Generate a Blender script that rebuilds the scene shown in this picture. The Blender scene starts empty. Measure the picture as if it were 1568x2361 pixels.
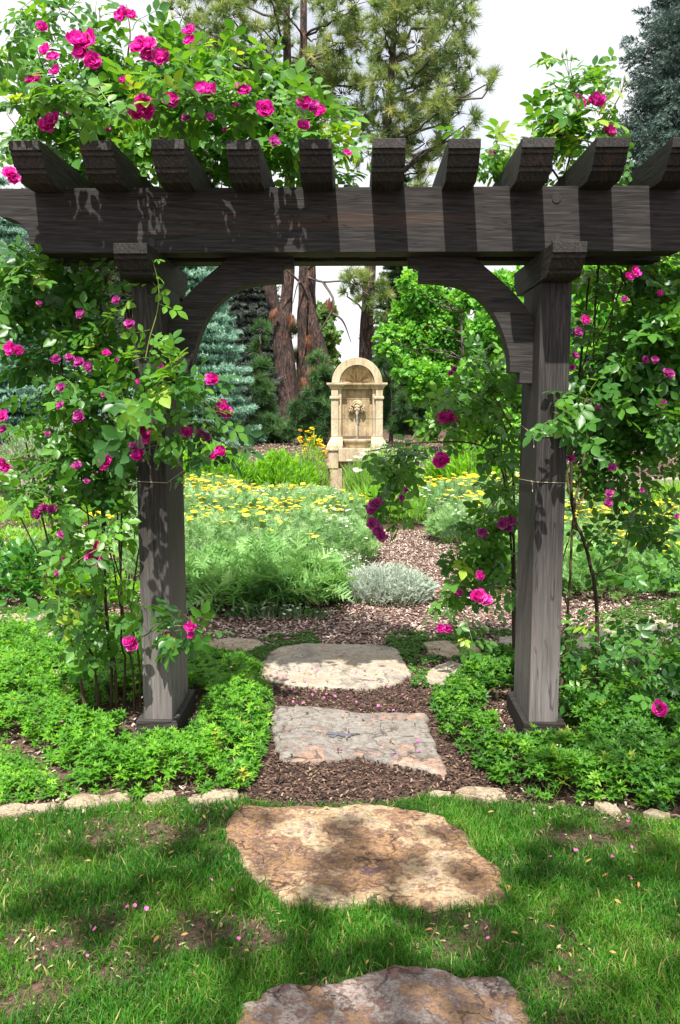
import bpy, math, random
import numpy as np
from mathutils import Vector, Matrix, noise as mnoise
RS = np.random.RandomState(7)
random.seed(7)
SC = bpy.context.scene
COL = SC.collection
PI = math.pi

# ------------------------------------------------------------------ camera model (photo 1568 x 2361 as measured)
FP = 2152/1.0842; CX, CY = 784.0, 1180.5
PITCH = math.radians(7.15); YAW = math.radians(1.01); CAMZ = 1.6
FW = np.array([-math.sin(YAW)*math.cos(PITCH), math.cos(YAW)*math.cos(PITCH), -math.sin(PITCH)])
RT = np.array([math.cos(YAW), math.sin(YAW), 0.0])
UP = np.cross(RT, FW)
def ray(x, y): return FW + (x-CX)/FP*RT - (y-CY)/FP*UP
def A(x, y, Y):
    d = ray(x, y); t = Y/d[1]; return np.array([d[0]*t, Y, CAMZ+d[2]*t])
def G(x, y, z=0.0):
    d = ray(x, y); t = (z-CAMZ)/d[2]; return np.array([d[0]*t, d[1]*t, z])

cd = bpy.data.cameras.new('camera'); cam = bpy.data.objects.new('camera', cd); COL.objects.link(cam)
cam.location = (0, 0, CAMZ)
cam.rotation_euler = (PI/2-PITCH, 0, YAW)
cd.sensor_fit = 'VERTICAL'; cd.sensor_height = 36; cd.lens = 36*2152/2560; cd.clip_end = 2000; cd.clip_start = 0.05
SC.camera = cam

# ------------------------------------------------------------------ helpers
def nrm(v): return v/np.maximum(np.linalg.norm(v, axis=-1, keepdims=True), 1e-9)
def tag(o, label=None, cat=None, group=None, kind=None):
    if label: o['label'] = label
    if cat: o['category'] = cat
    if group: o['group'] = group
    if kind: o['kind'] = kind
    return o
def empty(name, loc=(0, 0, 0)):
    o = bpy.data.objects.new(name, None); COL.objects.link(o); o.location = loc; o.empty_display_size = .1
    return o
def link(name, me, mat=None, parent=None, loc=None):
    o = bpy.data.objects.new(name, me); COL.objects.link(o)
    if mat and not me.materials: me.materials.append(mat)
    if parent:
        o.parent = parent
        o.matrix_parent_inverse = Matrix.Translation(-Vector(parent.location))   # meshes are in world metres
    if loc is not None: o.location = loc
    return o
class Acc:
    """collects vertices and faces, builds ONE mesh"""
    def __init__(s): s.V = []; s.F = {}; s.R = []; s.n = 0
    def add(s, V, F, rnd=0.5):
        V = np.asarray(V, dtype=np.float32).reshape(-1, 3)
        if isinstance(F, np.ndarray): F = [F]
        for f in F:
            f = np.asarray(f)
            if f.ndim == 1: f = f[None]
            s.F.setdefault(f.shape[1], []).append(f+s.n)
        s.V.append(V)
        s.R.append(np.full(len(V), rnd, dtype=np.float32) if np.isscalar(rnd) else np.asarray(rnd, dtype=np.float32))
        s.n += len(V)
    def inst(s, tpl, P, R, S, rnd=None):
        V, Fs = tpl; N = len(P)
        if N == 0: return
        S = np.asarray(S, dtype=float)
        if S.ndim == 0: S = np.full(N, float(S))
        S = S[:, None, None] if S.ndim == 1 else S[:, None, :]
        W = np.einsum('nij,nkj->nki', R, V[None]*S) + np.asarray(P)[:, None, :]
        n = len(V); off = (np.arange(N)*n)[:, None, None]
        Fo = [(f[None]+off).reshape(-1, f.shape[1]) for f in Fs]
        if rnd is None: rnd = RS.rand(N)
        s.add(W.reshape(-1, 3), Fo, np.repeat(rnd, n))
    def mesh(s, name, smooth=True):
        me = bpy.data.meshes.new(name)
        V = np.concatenate(s.V); me.vertices.add(len(V)); me.vertices.foreach_set('co', V.ravel())
        li = []; st = []; c = 0
        for k, fs in s.F.items():
            f = np.concatenate(fs); li.append(f.ravel()); st.append(c+np.arange(len(f))*k); c += f.size
        li = np.concatenate(li).astype(np.int32); st = np.concatenate(st).astype(np.int32)
        me.loops.add(len(li)); me.loops.foreach_set('vertex_index', li)
        me.polygons.add(len(st)); me.polygons.foreach_set('loop_start', st)
        me.polygons.foreach_set('use_smooth', np.full(len(st), smooth, dtype=bool))
        a = me.attributes.new('rnd', 'FLOAT', 'POINT'); a.data.foreach_set('value', np.concatenate(s.R))
        me.update(calc_edges=True); me.validate()
        return me
    def build(s, name, mat, parent=None, smooth=True, loc=None):
        return link(name, s.mesh(name, smooth), mat, parent, loc)
def basis(d, up):
    y = nrm(np.asarray(d, dtype=float)); x = nrm(np.cross(y, up)); z = np.cross(x, y)
    return np.stack([x, y, z], axis=-1)
def rdir(n, up=0.0, down=None):
    v = nrm(RS.normal(size=(n, 3)))
    v[:, 2] += up
    return nrm(v)
def tube(acc, pts, rad, sides=6, rnd=0.5, cap=True):
    pts = np.asarray(pts, dtype=float); n = len(pts)
    rad = np.full(n, rad) if np.isscalar(rad) else np.asarray(rad, dtype=float)
    d = np.gradient(pts, axis=0); d = nrm(d)
    ref = np.array([0.31, 0.95, 0.05]) if abs(d[0, 2]) > .6 else np.array([0.1, 0.15, 1.0])
    x = nrm(np.cross(d, ref)); y = np.cross(d, x)
    a = np.arange(sides)*2*PI/sides
    V = pts[:, None, :] + rad[:, None, None]*(np.cos(a)[None, :, None]*x[:, None, :]+np.sin(a)[None, :, None]*y[:, None, :])
    i = np.arange(n-1)[:, None]*sides; j = np.arange(sides)[None]; j2 = (j+1) % sides
    F = np.stack([i+j, i+j2, i+sides+j2, i+sides+j], axis=-1).reshape(-1, 4)
    acc.add(V.reshape(-1, 3), F, rnd)
def curve_pts(p0, p1, n=6, sag=0.0, wob=0.05):
    p0 = np.asarray(p0, float); p1 = np.asarray(p1, float)
    t = np.linspace(0, 1, n)[:, None]; L = np.linalg.norm(p1-p0)
    p = p0*(1-t)+p1*t
    w = RS.normal(size=(n, 3))*wob*L; w[0] = 0; w[-1] = 0
    p = p+w*0.6; p[:, 2] += (4*t*(1-t))[:, 0]*sag*L
    return p
def spline(keys, n=24):
    """Catmull-Rom through keys"""
    K = np.asarray(keys, float); K = np.vstack([2*K[0]-K[1], K, 2*K[-1]-K[-2]])
    out = []; m = len(K)-3; per = max(2, n//m)
    for s in range(m):
        for t in np.linspace(0, 1, per, endpoint=False):
            a, b, c, d = K[s:s+4]
            out.append(.5*((2*b)+(-a+c)*t+(2*a-5*b+4*c-d)*t*t+(-a+3*b-3*c+d)*t**3))
    out.append(K[-2]); return np.array(out)
def box(acc, x0, x1, y0, y1, z0, z1, b=0.0, rnd=.5):
    """box with chamfered edges when b > 0"""
    if b <= 0:
        V = np.array([[x, y, z] for x in (x0, x1) for y in (y0, y1) for z in (z0, z1)])
        F = np.array([[0, 1, 3, 2], [4, 6, 7, 5], [0, 4, 5, 1], [2, 3, 7, 6], [0, 2, 6, 4], [1, 5, 7, 3]])
        acc.add(V, F, rnd); return
    import bmesh
    bm = bmesh.new(); bmesh.ops.create_cube(bm, size=1)
    for v in bm.verts: v.co = ((x0+x1)/2+v.co.x*(x1-x0), (y0+y1)/2+v.co.y*(y1-y0), (z0+z1)/2+v.co.z*(z1-z0))
    bmesh.ops.bevel(bm, geom=bm.edges[:], offset=b, segments=2, profile=.6, affect='EDGES')
    add_bm(acc, bm, rnd)
def add_bm(acc, bm, rnd=.5):
    bm.verts.index_update(); V = np.array([v.co[:] for v in bm.verts]); Fs = {}
    for f in bm.faces: Fs.setdefault(len(f.verts), []).append([v.index for v in f.verts])
    acc.add(V, [np.array(f) for f in Fs.values()], rnd); bm.free()
def prism(acc, poly, lo, hi, axis, bev=0.0, rnd=.5):
    """extrude a 2-D outline: axis 'x' -> outline is (y,z); axis 'y' -> (x,z); axis 'z' -> (x,y)"""
    import bmesh
    bm = bmesh.new()
    def mk(u, v, w): return {'x': (w, u, v), 'y': (u, w, v), 'z': (u, v, w)}[axis]
    a = [bm.verts.new(mk(u, v, lo)) for u, v in poly]; b = [bm.verts.new(mk(u, v, hi)) for u, v in poly]
    n = len(poly); bm.faces.new(a); bm.faces.new(b[::-1])
    for i in range(n): bm.faces.new((a[i], b[i], b[(i+1) % n], a[(i+1) % n]))
    bmesh.ops.recalc_face_normals(bm, faces=bm.faces[:])
    if bev: bmesh.ops.bevel(bm, geom=bm.edges[:], offset=bev, segments=1, profile=.5, affect='EDGES', clamp_overlap=True)
    bmesh.ops.triangulate(bm, faces=[f for f in bm.faces if len(f.verts) > 4])
    add_bm(acc, bm, rnd)
def inpoly(P, poly):
    x, y = P[:, 0], P[:, 1]; r = np.zeros(len(P), bool); n = len(poly)
    for i in range(n):
        x0, y0 = poly[i]; x1, y1 = poly[(i+1) % n]
        c = ((y0 > y) != (y1 > y)); c &= x < (x1-x0)*(y-y0)/((y1-y0) if y1 != y0 else 1e-9)+x0
        r ^= c
    return r
def gpoly(pts): return [tuple(G(*p)[:2]) for p in pts]
_g = RS.rand(64, 64)
def vnoise(x, y, f=1.0):
    """cheap smooth value noise, 0..1"""
    x = np.asarray(x)*f; y = np.asarray(y)*f
    xi = np.floor(x).astype(int); yi = np.floor(y).astype(int); u = x-xi; v = y-yi
    u = u*u*(3-2*u); v = v*v*(3-2*v)
    g = lambda a, b: _g[a % 64, b % 64]
    return (g(xi, yi)*(1-u)+g(xi+1, yi)*u)*(1-v)+(g(xi, yi+1)*(1-u)+g(xi+1, yi+1)*u)*v

# ------------------------------------------------------------------ materials
def nodes(name):
    m = bpy.data.materials.new(name); m.use_nodes = True; nt = m.node_tree
    for n in list(nt.nodes): nt.nodes.remove(n)
    return m, nt, nt.nodes.new
def ramp(nt, stops, interp='LINEAR'):
    r = nt.nodes.new('ShaderNodeValToRGB'); r.color_ramp.interpolation = interp
    e = r.color_ramp.elements
    while len(e) > 1: e.remove(e[-1])
    e[0].position = stops[0][0]; e[0].color = (*stops[0][1], 1)
    for p, c in stops[1:]:
        k = e.new(p); k.color = (*c, 1)
    return r
def leaf_mat(name, stops, trans=.35, tcol=1.6, rough=.45, spec=.4, ty=(1.35, 1.15, .35)):
    """stops: (position, colour) over the per-leaf random value"""
    m, nt, N = nodes(name); L = nt.links.new
    at = N('ShaderNodeAttribute'); at.attribute_name = 'rnd'
    r = ramp(nt, stops); L(at.outputs['Fac'], r.inputs[0])
    p = N('ShaderNodeBsdfPrincipled'); p.inputs['Roughness'].default_value = rough
    p.inputs['Specular IOR Level'].default_value = spec
    L(r.outputs[0], p.inputs['Base Color'])
    t = N('ShaderNodeBsdfTranslucent'); mx = N('ShaderNodeMix'); mx.data_type = 'RGBA'; mx.blend_type = 'MULTIPLY'
    mx.inputs['Factor'].default_value = 1; L(r.outputs[0], mx.inputs['A'])
    mx.inputs['B'].default_value = (ty[0]*tcol, ty[1]*tcol, ty[2]*tcol, 1); L(mx.outputs['Result'], t.inputs['Color'])
    s = N('ShaderNodeMixShader'); s.inputs[0].default_value = trans
    L(p.outputs[0], s.inputs[1]); L(t.outputs[0], s.inputs[2])
    o = N('ShaderNodeOutputMaterial'); L(s.outputs[0], o.inputs[0]); return m
def plain(name, stops, rough=.8, attr=True, nscale=8, bump=0.0, bscale=40, spec=.3):
    m, nt, N = nodes(name); L = nt.links.new
    p = N('ShaderNodeBsdfPrincipled'); p.inputs['Roughness'].default_value = rough; p.inputs['Specular IOR Level'].default_value = spec
    r = ramp(nt, stops)
    if attr:
        at = N('ShaderNodeAttribute'); at.attribute_name = 'rnd'; L(at.outputs['Fac'], r.inputs[0])
    else:
        tc = N('ShaderNodeTexCoord'); n = N('ShaderNodeTexNoise'); n.inputs['Scale'].default_value = nscale; n.inputs['Detail'].default_value = 6
        L(tc.outputs['Object'], n.inputs['Vector']); L(n.outputs[0], r.inputs[0])
    L(r.outputs[0], p.inputs['Base Color'])
    if bump:
        tc = N('ShaderNodeTexCoord'); n = N('ShaderNodeTexNoise'); n.inputs['Scale'].default_value = bscale; n.inputs['Detail'].default_value = 5
        L(tc.outputs['Object'], n.inputs['Vector']); b = N('ShaderNodeBump'); b.inputs['Strength'].default_value = bump; b.inputs['Distance'].default_value = .01
        L(n.outputs[0], b.inputs['Height']); L(b.outputs[0], p.inputs['Normal'])
    o = N('ShaderNodeOutputMaterial'); L(p.outputs[0], o.inputs[0]); return m
def wood_mat(name, axis, weather=False):
    m, nt, N = nodes(name); L = nt.links.new
    tc = N('ShaderNodeTexCoord'); mp = N('ShaderNodeMapping'); L(tc.outputs['Object'], mp.inputs[0])
    sc = [1, 1, 1]; sc['xyz'.index(axis)] = .055
    mp.inputs['Scale'].default_value = sc
    # warp so the grain runs in lazy cathedral lines around knots
    wn = N('ShaderNodeTexNoise'); wn.inputs['Scale'].default_value = 7; wn.inputs['Detail'].default_value = 2; L(mp.outputs[0], wn.inputs['Vector'])
    g = N('ShaderNodeTexNoise'); g.inputs['Scale'].default_value = 150; g.inputs['Detail'].default_value = 4; g.inputs['Distortion'].default_value = .6
    ad = N('ShaderNodeMix'); ad.data_type = 'VECTOR'; ad.inputs['Factor'].default_value = .04
    L(mp.outputs[0], ad.inputs['A']); L(wn.outputs['Color'], ad.inputs['B']); L(ad.outputs['Result'], g.inputs['Vector'])
    w = N('ShaderNodeTexWave'); w.wave_type = 'BANDS'; w.bands_direction = 'DIAGONAL'; w.inputs['Scale'].default_value = 26; w.inputs['Distortion'].default_value = 9
    w.inputs['Detail'].default_value = 3; w.inputs['Detail Scale'].default_value = 1.2; L(ad.outputs['Result'], w.inputs['Vector'])
    r = ramp(nt, [(.2, (.014, .0125, .0122)), (.5, (.034, .0305, .0295)), (.8, (.076, .068, .065))]); 
    mm = N('ShaderNodeMath'); mm.operation = 'MULTIPLY_ADD'; mm.inputs[1].default_value = .14; L(w.outputs[0], mm.inputs[0])
    m2 = N('ShaderNodeMath'); m2.operation = 'MULTIPLY'; m2.inputs[1].default_value = .86; L(g.outputs[0], m2.inputs[0]); L(m2.outputs[0], mm.inputs[2])
    L(mm.outputs[0], r.inputs[0])
    # worn orange streaks where the stain has gone
    on = N('ShaderNodeTexNoise'); on.inputs['Scale'].default_value = 9; on.inputs['Detail'].default_value = 4; L(mp.outputs[0], on.inputs['Vector'])
    orr = ramp(nt, [(.62, (0, 0, 0)), (.74, (1, 1, 1))]); L(on.outputs[0], orr.inputs[0])
    om = N('ShaderNodeMath'); om.operation = 'MULTIPLY'; om.inputs[1].default_value = .28; L(orr.outputs[0], om.inputs[0])
    c1 = N('ShaderNodeMix'); c1.data_type = 'RGBA'; L(om.outputs[0], c1.inputs['Factor']); L(r.outputs[0], c1.inputs['A']); c1.inputs['B'].default_value = (.19, .085, .045, 1)
    col = c1.outputs['Result']
    if weather:   # stain bleached to grey towards the foot of the post
        sx = N('ShaderNodeSeparateXYZ'); L(tc.outputs['Object'], sx.inputs[0])
        mr = N('ShaderNodeMapRange'); mr.inputs['From Min'].default_value = 1.05; mr.inputs['From Max'].default_value = .30; L(sx.outputs['Z'], mr.inputs['Value'])
        nn = N('ShaderNodeTexNoise'); nn.inputs['Scale'].default_value = 60; nn.inputs['Detail'].default_value = 4; L(mp.outputs[0], nn.inputs['Vector'])
        m3 = N('ShaderNodeMath'); m3.operation = 'MULTIPLY'; L(mr.outputs[0], m3.inputs[0]); L(nn.outputs[0], m3.inputs[1])
        c2 = N('ShaderNodeMix'); c2.data_type = 'RGBA'; L(m3.outputs[0], c2.inputs['Factor']); L(col, c2.inputs['A']); c2.inputs['B'].default_value = (.27, .245, .235, 1)
        col = c2.outputs['Result']
    # dark drying cracks along the grain
    ck = N('ShaderNodeTexNoise'); ck.inputs['Scale'].default_value = 34; ck.inputs['Detail'].default_value = 2; L(ad.outputs['Result'], ck.inputs['Vector'])
    cr = ramp(nt, [(.485, (1, 1, 1)), (.497, (.25, .25, .25)), (.503, (.25, .25, .25)), (.515, (1, 1, 1))]); L(ck.outputs[0], cr.inputs[0])
    c3 = N('ShaderNodeMix'); c3.data_type = 'RGBA'; c3.blend_type = 'MULTIPLY'; c3.inputs['Factor'].default_value = .75; L(col, c3.inputs['A']); L(cr.outputs[0], c3.inputs['B'])
    kv = N('ShaderNodeTexVoronoi'); kv.inputs['Scale'].default_value = 2.4; km = N('ShaderNodeMapping'); ks = [1, 1, 1]; ks['xyz'.index(axis)] = .75; km.inputs['Scale'].default_value = ks
    L(tc.outputs['Object'], km.inputs[0]); kw = N('ShaderNodeMix'); kw.data_type = 'VECTOR'; kw.inputs['Factor'].default_value = .02; L(km.outputs[0], kw.inputs['A']); L(wn.outputs['Color'], kw.inputs['B']); L(kw.outputs['Result'], kv.inputs['Vector'])
    kr = ramp(nt, [(0, (.40, .36, .34)), (.03, (.7, .6, .52)), (.05, (.5, .45, .42)), (.065, (.95, .9, .85)), (.08, (.75, .7, .66)), (.11, (1, 1, 1))]); L(kv.outputs['Distance'], kr.inputs[0])
    c4 = N('ShaderNodeMix'); c4.data_type = 'RGBA'; c4.blend_type = 'MULTIPLY'; c4.inputs['Factor'].default_value = 1; L(c3.outputs['Result'], c4.inputs['A']); L(kr.outputs[0], c4.inputs['B'])
    p = N('ShaderNodeBsdfPrincipled'); p.inputs['Roughness'].default_value = .72; p.inputs['Specular IOR Level'].default_value = .22; 
    oi = N('ShaderNodeObjectInfo'); om2 = N('ShaderNodeMapRange'); om2.inputs['To Min'].default_value = .75; om2.inputs['To Max'].default_value = 1.35; L(oi.outputs['Random'], om2.inputs['Value'])
    c5 = N('ShaderNodeVectorMath'); c5.operation = 'SCALE'; L(c4.outputs['Result'], c5.inputs[0]); L(om2.outputs[0], c5.inputs['Scale']); L(c5.outputs[0], p.inputs['Base Color'])
    bsum = N('ShaderNodeMath'); bsum.operation = 'MULTIPLY'; L(mm.outputs[0], bsum.inputs[0]); L(cr.outputs[0], bsum.inputs[1])
    b = N('ShaderNodeBump'); b.inputs['Strength'].default_value = .4; b.inputs['Distance'].default_value = .003; L(bsum.outputs[0], b.inputs['Height']); L(b.outputs[0], p.inputs['Normal'])
    o = N('ShaderNodeOutputMaterial'); L(p.outputs[0], o.inputs[0]); return m
def stone_mat(name, cols, scale=3.0, crack=.6, bump=.6, stops=None, seed=0, speck=.5, streak=0.0):
    """flaky natural stone: blotches, fine speckle, thin dark flake lines"""
    m, nt, N = nodes(name); L = nt.links.new
    tc = N('ShaderNodeTexCoord'); mp = N('ShaderNodeMapping'); mp.inputs['Location'].default_value = (seed*3.7, seed*1.3, seed); L(tc.outputs['Object'], mp.inputs[0])
    n1 = N('ShaderNodeTexNoise'); n1.inputs['Scale'].default_value = scale; n1.inputs['Detail'].default_value = 12; n1.inputs['Roughness'].default_value = .74; n1.inputs['Distortion'].default_value = .12; L(mp.outputs[0], n1.inputs['Vector'])
    k = len(cols); st = stops or [.3+.4*i/(k-1) for i in range(k)]
    r = ramp(nt, list(zip(st, cols))); L(n1.outputs[0], r.inputs[0])
    n2 = N('ShaderNodeTexNoise'); n2.inputs['Scale'].default_value = scale*14; n2.inputs['Detail'].default_value = 6; n2.inputs['Roughness'].default_value = .7; L(mp.outputs[0], n2.inputs['Vector'])
    r2 = ramp(nt, [(.3, (.5, .48, .46)), (.55, (1, 1, 1)), (.75, (1.25, 1.22, 1.15))]); L(n2.outputs[0], r2.inputs[0])
    c = N('ShaderNodeMix'); c.data_type = 'RGBA'; c.blend_type = 'MULTIPLY'; c.inputs['Factor'].default_value = speck; L(r.outputs[0], c.inputs['A']); L(r2.outputs[0], c.inputs['B'])
    n3 = N('ShaderNodeTexNoise'); n3.inputs['Scale'].default_value = scale*1.7; n3.inputs['Detail'].default_value = 7; n3.inputs['Distortion'].default_value = .35; L(mp.outputs[0], n3.inputs['Vector'])
    cr = ramp(nt, [(.475, (1, 1, 1)), (.492, (.3, .26, .24)), (.508, (.3, .26, .24)), (.512, (1, 1, 1))]); L(n3.outputs[0], cr.inputs[0])
    n4 = N('ShaderNodeTexNoise'); n4.inputs['Scale'].default_value = scale*1.1; n4.inputs['Detail'].default_value = 3; mp4 = N('ShaderNodeMapping'); mp4.inputs['Location'].default_value = (9, 4, 2); L(mp.outputs[0], mp4.inputs[0]); L(mp4.outputs[0], n4.inputs['Vector'])
    r4 = ramp(nt, [(.45, (0, 0, 0)), (.6, (1, 1, 1))]); L(n4.outputs[0], r4.inputs[0])
    mf = N('ShaderNodeMath'); mf.operation = 'MULTIPLY'; mf.inputs[1].default_value = crack; L(r4.outputs[0], mf.inputs[0])
    c2 = N('ShaderNodeMix'); c2.data_type = 'RGBA'; c2.blend_type = 'MULTIPLY'; L(mf.outputs[0], c2.inputs['Factor']); L(c.outputs['Result'], c2.inputs['A']); L(cr.outputs[0], c2.inputs['B'])
    if streak:      # lime and algae run down the face
        ms = N('ShaderNodeMapping'); ms.inputs['Scale'].default_value = (1, 1, .12); L(tc.outputs['Object'], ms.inputs[0])
        ns = N('ShaderNodeTexNoise'); ns.inputs['Scale'].default_value = 11; ns.inputs['Detail'].default_value = 7; ns.inputs['Roughness'].default_value = .65; L(ms.outputs[0], ns.inputs['Vector'])
        rs = ramp(nt, [(.38, (.42, .36, .27)), (.50, (.85, .80, .70)), (.60, (1, 1, 1)), (.72, (1.12, 1.12, 1.12))]); L(ns.outputs[0], rs.inputs[0])
        c2b = N('ShaderNodeMix'); c2b.data_type = 'RGBA'; c2b.blend_type = 'MULTIPLY'; c2b.inputs['Factor'].default_value = streak; L(c2.outputs['Result'], c2b.inputs['A']); L(rs.outputs[0], c2b.inputs['B']); c2 = c2b
    p = N('ShaderNodeBsdfPrincipled'); p.inputs['Roughness'].default_value = .72; p.inputs['Specular IOR Level'].default_value = .35; L(c2.outputs['Result'], p.inputs['Base Color'])
    sm = N('ShaderNodeMath'); sm.operation = 'MULTIPLY_ADD'; L(n1.outputs[0], sm.inputs[0]); sm.inputs[1].default_value = 1.5; L(n2.outputs[0], sm.inputs[2])
    sn = N('ShaderNodeMath'); sn.operation = 'MULTIPLY_ADD'; L(cr.outputs[0], sn.inputs[0]); sn.inputs[1].default_value = .5*crack; L(sm.outputs[0], sn.inputs[2])
    b = N('ShaderNodeBump'); b.inputs['Strength'].default_value = bump; b.inputs['Distance'].default_value = .012; L(sn.outputs[0], b.inputs['Height']); L(b.outputs[0], p.inputs['Normal'])
    o = N('ShaderNodeOutputMaterial'); L(p.outputs[0], o.inputs[0]); return m

# ------------------------------------------------------------------ leaf templates (local: grows along +Y, face up +Z)
def T(V, *F): return (np.array(V, float), [np.array(f) for f in F])
LEAFLET = T([(0, 0, 0), (-.24, .25, .05), (-.31, .52, .05), (-.17, .82, .0), (0, 1.0, -.10), (.17, .82, .0), (.31, .52, .05), (.24, .25, .05), (0, .3, -.02), (0, .65, -.03)],
            [[0, 8, 1], [0, 7, 8], [3, 9, 4], [4, 9, 5]], [[1, 8, 9, 2], [8, 7, 6, 9]], [[2, 9, 3], [9, 6, 5]])
BLADE = T([(-.5, 0, 0), (.5, 0, 0), (-.38, .5, .03), (.38, .5, .03), (0, 1, -.06)], [[0, 1, 3, 2]], [[2, 3, 4]])
def merge(parts):
    V = []; F = {}; n = 0
    for (v, fs), M, t in parts:
        V.append(np.asarray(v) @ np.asarray(M).T + np.asarray(t))
        for f in fs: F.setdefault(f.shape[1], []).append(f+n)
        n += len(v)
    return (np.concatenate(V), [np.concatenate(f) for f in F.values()])
def rotm(yaw=0, pitch=0, roll=0, s=1.0):
    c, n = math.cos, math.sin
    Rz = np.array([[c(yaw), -n(yaw), 0], [n(yaw), c(yaw), 0], [0, 0, 1]])
    Rx = np.array([[1, 0, 0], [0, c(pitch), -n(pitch)], [0, n(pitch), c(pitch)]])
    Ry = np.array([[c(roll), 0, n(roll)], [0, 1, 0], [-n(roll), 0, c(roll)]])
    return Rz @ Rx @ Ry * np.asarray(s)
# rose leaf: five leaflets on a drooping stalk; unit = 1 leaflet length
_st = T([(-.02, 0, 0), (.02, 0, 0), (-.015, 1.5, .02), (.015, 1.5, .02)], [[0, 1, 3, 2]])
ROSE_LEAVES = []
for k in range(3):
    a = [0, .25, -.2][k]
    ROSE_LEAVES.append(merge([(_st, np.eye(3), (0, 0, 0)),
        (LEAFLET, rotm(0, -.25, a), (0, 1.45, .02)), (LEAFLET, rotm(1.15, -.15+a, .2, .92), (0, 1.15, 0)), (LEAFLET, rotm(-1.15, -.2, -.3+a, .92), (0, 1.15, 0)),
        (LEAFLET, rotm(1.3, -.3, .15, .7), (0, .55, 0)), (LEAFLET, rotm(-1.3, -.1-a, -.2, .7), (0, .55, 0))]))
# woodruff whorl: two tiers of narrow leaves on a stem
def whorl(n1, n2, seed):
    r = random.Random(seed); ps = []
    for tier, (n, z, sc, pt) in enumerate(((n1, 0, 1.0, .12), (n2, .45, .62, .75))):
        for i in range(n):
            ps.append((BLADE, rotm(i*2*PI/n+r.uniform(-.15, .15)+tier*.4, pt+r.uniform(-.25, .2), 0, (sc*.36, sc*r.uniform(.8, 1.1), sc)), (0, 0, z)))
    ps.append((T([(-.02, 0, -1.6), (.02, 0, -1.6), (.02, 0, .45), (-.02, 0, .45)], [[0, 1, 2, 3]]), np.eye(3), (0, 0, 0)))
    return merge(ps)
WHORLS = [whorl(8, 6, 1), whorl(7, 6, 2), whorl(8, 5, 3)]
def fern(n=9, seed=0, wide=.30, fine=False):
    """feathery leaf of length 1 arching over; side leaflets paired"""
    r = random.Random(seed); ps = []
    def C(t): return np.array([0, t*(1-.12*t), .38*t-.55*t*t])
    for i in range(n*2):
        t = .12+.85*(i//2+.5)/n; s = 1 if i % 2 else -1
        ln = wide*math.sin(PI*min(1, t*.85+.12))*r.uniform(.8, 1.1)
        ps.append((BLADE, rotm(s*-1.0, .15+r.uniform(-.3, .3), r.uniform(-.4, .4), (ln*.28 if not fine else ln*.2, ln, ln)), C(t)))
    v = []; 
    for t in np.linspace(0, 1, 6): c = C(t); v += [c+[-.008, 0, 0], c+[.008, 0, 0]]
    ps.append((T(v, [[2*i, 2*i+1, 2*i+3, 2*i+2] for i in range(5)]), np.eye(3), (0, 0, 0)))
    return merge(ps)
FERNS = [fern(9, i) for i in range(3)]
def needles(n, L, w, spread, along=0.0, seed=0, back=.0):
    """tuft of needles: narrow triangles leaving the axis +Y"""
    r = random.Random(seed); V = []; F = []
    for i in range(n):
        th = r.uniform(0, 2*PI); sp = spread*math.sqrt(r.random())+back; y0 = r.random()*along
        d = np.array([math.cos(th)*math.sin(sp), math.cos(sp), math.sin(th)*math.sin(sp)])
        q = nrm(np.cross(d, np.array([r.uniform(-1, 1), r.uniform(-1, 1), r.uniform(-1, 1)]))); l = L*r.uniform(.75, 1.1)
        b = np.array([0, y0, 0]); V += [b-q*w/2, b+q*w/2, b+d*l]; F.append([3*i, 3*i+1, 3*i+2])
    return T(V, F)
PINE = [needles(30, 1, .06, 1.35, .25, s) for s in range(3)]
SPRUCE = [needles(26, .34, .085, 1.1, .8, s+9, .15) for s in range(3)]
def petal_grid(L, W, cup, ruff, r):
    nx, ny = 4, 4; V = []; F = []
    for j in range(ny+1):
        t = j/ny; w = W*math.sin(PI*min(1, .15+.62*t))
        for i in range(nx+1):
            u = i/nx*2-1
            V.append((u*w/2, L*t*(1-.1*u*u), cup*(t*t)*L+.22*w*u*u+(ruff*math.sin(u*5+r)*t*t*L)))
    for j in range(ny):
        for i in range(nx):
            a = j*(nx+1)+i; F.append([a, a+1, a+nx+2, a+nx+1])
    return T(V, F)
def blossom(seed, open_=1.0, rings=((8, 1.0, .15), (8, .9, .55), (7, .75, .95), (6, .55, 1.25), (4, .35, 1.45))):
    r = random.Random(seed); ps = []
    for n, L, pt in rings:
        for i in range(n):
            pet = petal_grid(L*r.uniform(.85, 1.08), L*.95, .25+.2*r.random(), .08+.05*r.random(), r.uniform(0, 6))
            ps.append((pet, rotm(i*2*PI/n+r.uniform(-.25, .25), pt*open_+r.uniform(-.14, .14), r.uniform(-.25, .25)), (0, 0, -.1+.08*pt)))
    return merge(ps)
# ------------------------------------------------------------------ light settings
SUN_STRENGTH = 4.8; SKY_STRENGTH = .10; CLOUD = 6.3; EXPO = .95
SHADE = [(-1.8, -3.6, 8.2, 1.1, 210), (-.3, -3.2, 8.6, 1.1, 225), (1.2, -3.0, 8.3, 1.2, 240), (-1.0, -1.9, 8.0, .9, 58), (.7, -1.6, 8.4, .9, 63), (2.4, -2.2, 8.2, 1.2, 230), (-3.2, -2.8, 8.2, 1.2, 190), (1.6, -.6, 8.0, .9, 150), (2.6, .2, 8.1, 1.0, 210), (1.75, 1.0, 8.0, .75, 190), (2.7, 1.3, 8.0, .9, 225), (3.6, 1.0, 8.2, 1.0, 210), (0, -4.6, 8.6, 1.4, 250)]
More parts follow.
